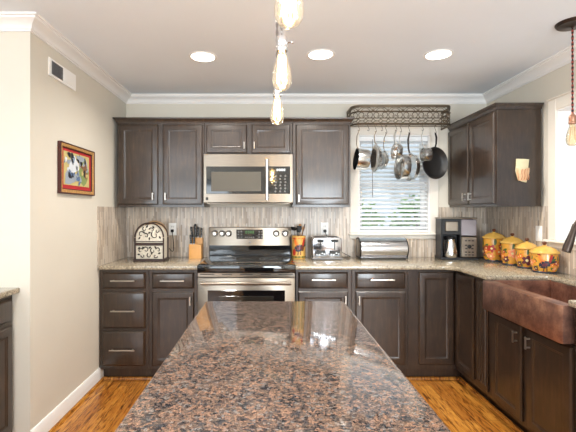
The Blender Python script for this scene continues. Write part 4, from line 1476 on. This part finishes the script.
utensil('wooden_spoon', 'wooden spoon standing upright at the back of the crock', SPOONWOOD, (0.02, 0.02, 0.0135), (0.016, 0.030, 0.27), ('spoon', 0.014, 0.045))
utensil('serving_fork', 'dark slim utensil leaning farthest right out of the crock', DARKMETAL, (-0.012, -0.024, 0.0135), (0.046, -0.014, 0.275), ('flat', 0.006, 0.04), 0.003)

# ------------------------------------------------------------------ toaster
tx, ty = 0.513, 3.535
r = thing('toaster', 'chrome four-slice toaster under the wall outlet', 'toaster', (tx, ty, CT))
o2 = []
MB().prism([(-0.128, 0.016), (0.128, 0.016), (0.130, 0.168), (0.122, 0.190), (0.105, 0.198), (-0.105, 0.198), (-0.122, 0.190), (-0.130, 0.168)], 0.0, 0.20, 0.006, axis='y').build('body', mat('toaster_chrome', (178, 178, 182), 0.14, 1.0), r)
MB().box(-0.135, 0.135, -0.008, 0.206, 0.004, 0.018, 0.003).build('base', GREY, r)
ft = MB()
for sx in (-0.11, 0.11):
    for sy in (0.02, 0.18):
        ft.lathe([(0.010, 0), (0.010, 0.005)], (sx, sy, 0), 10)
ft.build('foot', BLACK, r)
MB().box(-0.105, -0.010, 0.035, 0.085, 0.1975, 0.1995).box(0.010, 0.105, 0.035, 0.085, 0.1975, 0.1995).box(-0.105, -0.010, 0.115, 0.165, 0.1975, 0.1995).box(0.010, 0.105, 0.115, 0.165, 0.1975, 0.1995).build('slot', BLACK, r)
for sx in (-0.062, 0.062):
    c = MB().box(sx - 0.048, sx + 0.048, -0.004, 0.001, 0.032, 0.084, 0.002)
    co = c.build('control_panel', BLACKGLASS, r)
    for q in (-0.03, -0.008, 0.014, 0.034):
        k_ = MB().lathe([(0.007, -0.003), (0.007, -0.010), (0.005, -0.012)], (sx + q, 0, 0.053 + 0.008 * math.sin(q * 90)), 10, axis='y')
        k_.build('button', CHROME, co)
    MB().box(sx - 0.004, sx + 0.004, -0.002, 0.001, 0.09, 0.180).build('lever_slot', BLACK, r)
    MB().box(sx - 0.028, sx + 0.028, -0.026, -0.0015, 0.158, 0.178, 0.004).build('lever', BLACK, r)
c = MB().tube(bez((0.126, 0.19, 0.02), (0.19, 0.17, 0.0), (0.16, 0.19, 0.004), (0.24, 0.215, 0.004), 8) + bez((0.24, 0.215, 0.004), (0.28, 0.236, 0.004), (0.06, 0.245, 0.05), (0.010, D - ty - 0.045, 0.235), 12)[1:], 0.003, 6)
c.box(-0.003, 0.023, D - ty - 0.046, D - ty - 0.0165, 0.230, 0.256, 0.004)
c.build('cord', BLACK, r)

# ------------------------------------------------------------------ bread box
r = thing('bread_box', 'stainless roll-top bread box below the back window', 'bread box', (1.022, 3.565, CT))
prof = [(0.0, 0.012)] + [(0.11 - 0.118 * math.cos(a), 0.088 + 0.102 * math.sin(a)) for a in [deg(-42 + 150 * k / 14) for k in range(15)]] + [(0.175, 0.178), (0.18, 0.012)]
MB().prism(prof, -0.205, 0.205, 0.0, axis='x').build('body', BREADSTEEL, r)
for s in (-1, 1):
    MB().prism([(0.09 + (p[0] - 0.09) * 1.05, 0.006 + (p[1] - 0.012) * 1.035) for p in prof], s * 0.205, s * 0.213, 0.002, axis='x').build('end_cap', BLACK, r)
    q = [(0.09 + (p[0] - 0.09) * 0.86, 0.02 + (p[1] - 0.012) * 0.88) for p in prof]
    MB().prism(q, s * 0.213, s * 0.2145, 0.0005, axis='x').build('end_plate', STEEL, r)
MB().box(-0.20, 0.20, 0.02, 0.17, 0, 0.013).build('base', BLACK, r)
MB().tube([(-0.05, 0.006, 0.152), (0.05, 0.006, 0.152)], 0.004, 8).build('handle', CHROME, r)

# ------------------------------------------------------------------ coffee maker
r = thing('coffee_maker', 'black and steel drip coffee maker in the back right corner', 'coffee maker', (1.672, 3.545, CT), deg(-8))
MB().box(-0.158, 0.158, -0.02, 0.19, 0.0, 0.022, 0.004).build('base', BLACK, r)
b = MB().box(-0.150, 0.150, 0.09, 0.185, 0.022, 0.36, 0.004).box(-0.150, -0.138, 0.0, 0.10, 0.022, 0.36, 0.002)
b.box(0.008, 0.016, 0.0, 0.10, 0.022, 0.36).box(-0.140, 0.010, 0.0, 0.095, 0.222, 0.36, 0.003)
b.build('housing', BLACK, r)
MB().box(-0.153, 0.153, -0.006, 0.188, 0.360, 0.372, 0.004).build('lid', STEEL, r)
MB().box(-0.118, -0.010, -0.012, 0.0, 0.250, 0.338, 0.006).build('filter_basket', STEEL, r)
MB().box(0.018, 0.148, 0.0, 0.09, 0.212, 0.356, 0.006).build('water_tank', mat('smoked_plastic', (128, 122, 128), 0.15, coat=0.4), r)
cpn = MB().box(0.018, 0.148, -0.006, 0.09, 0.022, 0.205, 0.005).build('control_panel', STEEL, r)
MB().lathe([(0.017, -0.006), (0.017, -0.013), (0.014, -0.015)], (0.083, 0, 0.118), 16, axis='y').build('dial', BLACK, cpn)
for (x, z) in ((0.055, 0.17), (0.083, 0.17), (0.111, 0.17), (0.055, 0.07), (0.083, 0.07), (0.111, 0.07), (0.055, 0.045), (0.083, 0.045), (0.111, 0.045), (0.055, 0.13), (0.111, 0.13), (0.058, 0.10), (0.108, 0.10)):
    MB().box(x - 0.009, x + 0.009, -0.009, -0.005, z - 0.005, z + 0.005).build('button', BLACK, cpn)
cf = MB().lathe([(0.001, 0.0225), (0.058, 0.0225), (0.062, 0.030), (0.060, 0.08), (0.048, 0.14), (0.040, 0.165), (0.042, 0.18), (0.001, 0.18)], (-0.065, 0.028, 0), 28).build('carafe', POTSTEEL, r)
MB().lathe([(0.043, 0.181), (0.043, 0.196), (0.030, 0.206), (0.001, 0.207)], (-0.065, 0.028, 0), 24).build('carafe_lid', BLACK, cf)
MB().tube([(-0.105, 0.0, 0.17), (-0.125, -0.02, 0.172), (-0.130, -0.024, 0.13), (-0.124, -0.012, 0.07)], [0.008, 0.008, 0.008, 0.006], 8).build('carafe_handle', BLACK, cf)
MB().tube(bez((0.15, 0.17, 0.01), (0.22, 0.10, 0.0), (0.26, 0.16, 0.006), (0.28, 0.20, 0.005), 10), 0.003, 6).build('cord', BLACK, r)

# ------------------------------------------------------------------ plaque on the end of the right wall cabinet
r = thing('wall_pocket', 'cream ceramic leaf-shaped wall pocket on the right wall cabinet end', 'wall decoration', (1.880, 3.0, 1.568))
o2 = [(-0.040, 0.045), (-0.030, 0.012), (0.0, 0.0), (0.030, -0.006), (0.036, 0.02), (0.046, 0.06), (0.042, 0.095), (0.050, 0.165), (0.020, 0.168), (-0.044, 0.170), (-0.046, 0.12), (-0.050, 0.08)]
MB().prism(o2, -0.014, -0.0002, 0.004, axis='y').build('back_plate', mat('pale_glaze', (206, 196, 160), 0.35, var=0.08, vscale=30), r)
pk = MB()
rows = 8
vs, fs = [], []
for i in range(rows):
    t_ = i / (rows - 1)
    z = 0.006 + 0.088 * t_
    w_ = 0.030 + 0.018 * math.sin(t_ * 1.9)
    for k in range(11):
        a = PI * k / 10
        vs.append((-w_ * math.cos(a) + 0.0, -0.012 - (0.014 + 0.022 * t_) * math.sin(a), z + 0.006 * math.sin(3 * a + 1) * t_))
for i in range(rows - 1):
    for k in range(10):
        fs.append((i * 11 + k, i * 11 + k + 1, i * 11 + 12 + k, i * 11 + 11 + k))
fs.append(tuple(range(11)))
pk.add(vs, fs)
pk.build('pocket', mat('peach_glaze', (218, 176, 136), 0.35, var=0.12, vscale=40), r, recalc=True)
rb = MB()
for k in range(5):
    rb.tube([(-0.038 + 0.019 * k + 0.004 * math.sin(j), -0.013 - (0.016 + 0.02 * j / 6) * math.sin(PI * (0.12 + 0.19 * k)), 0.012 + 0.013 * j) for j in range(7)], 0.0029, 5)
rb.build('ridge', mat('terracotta_glaze', (176, 122, 84), 0.4), r)
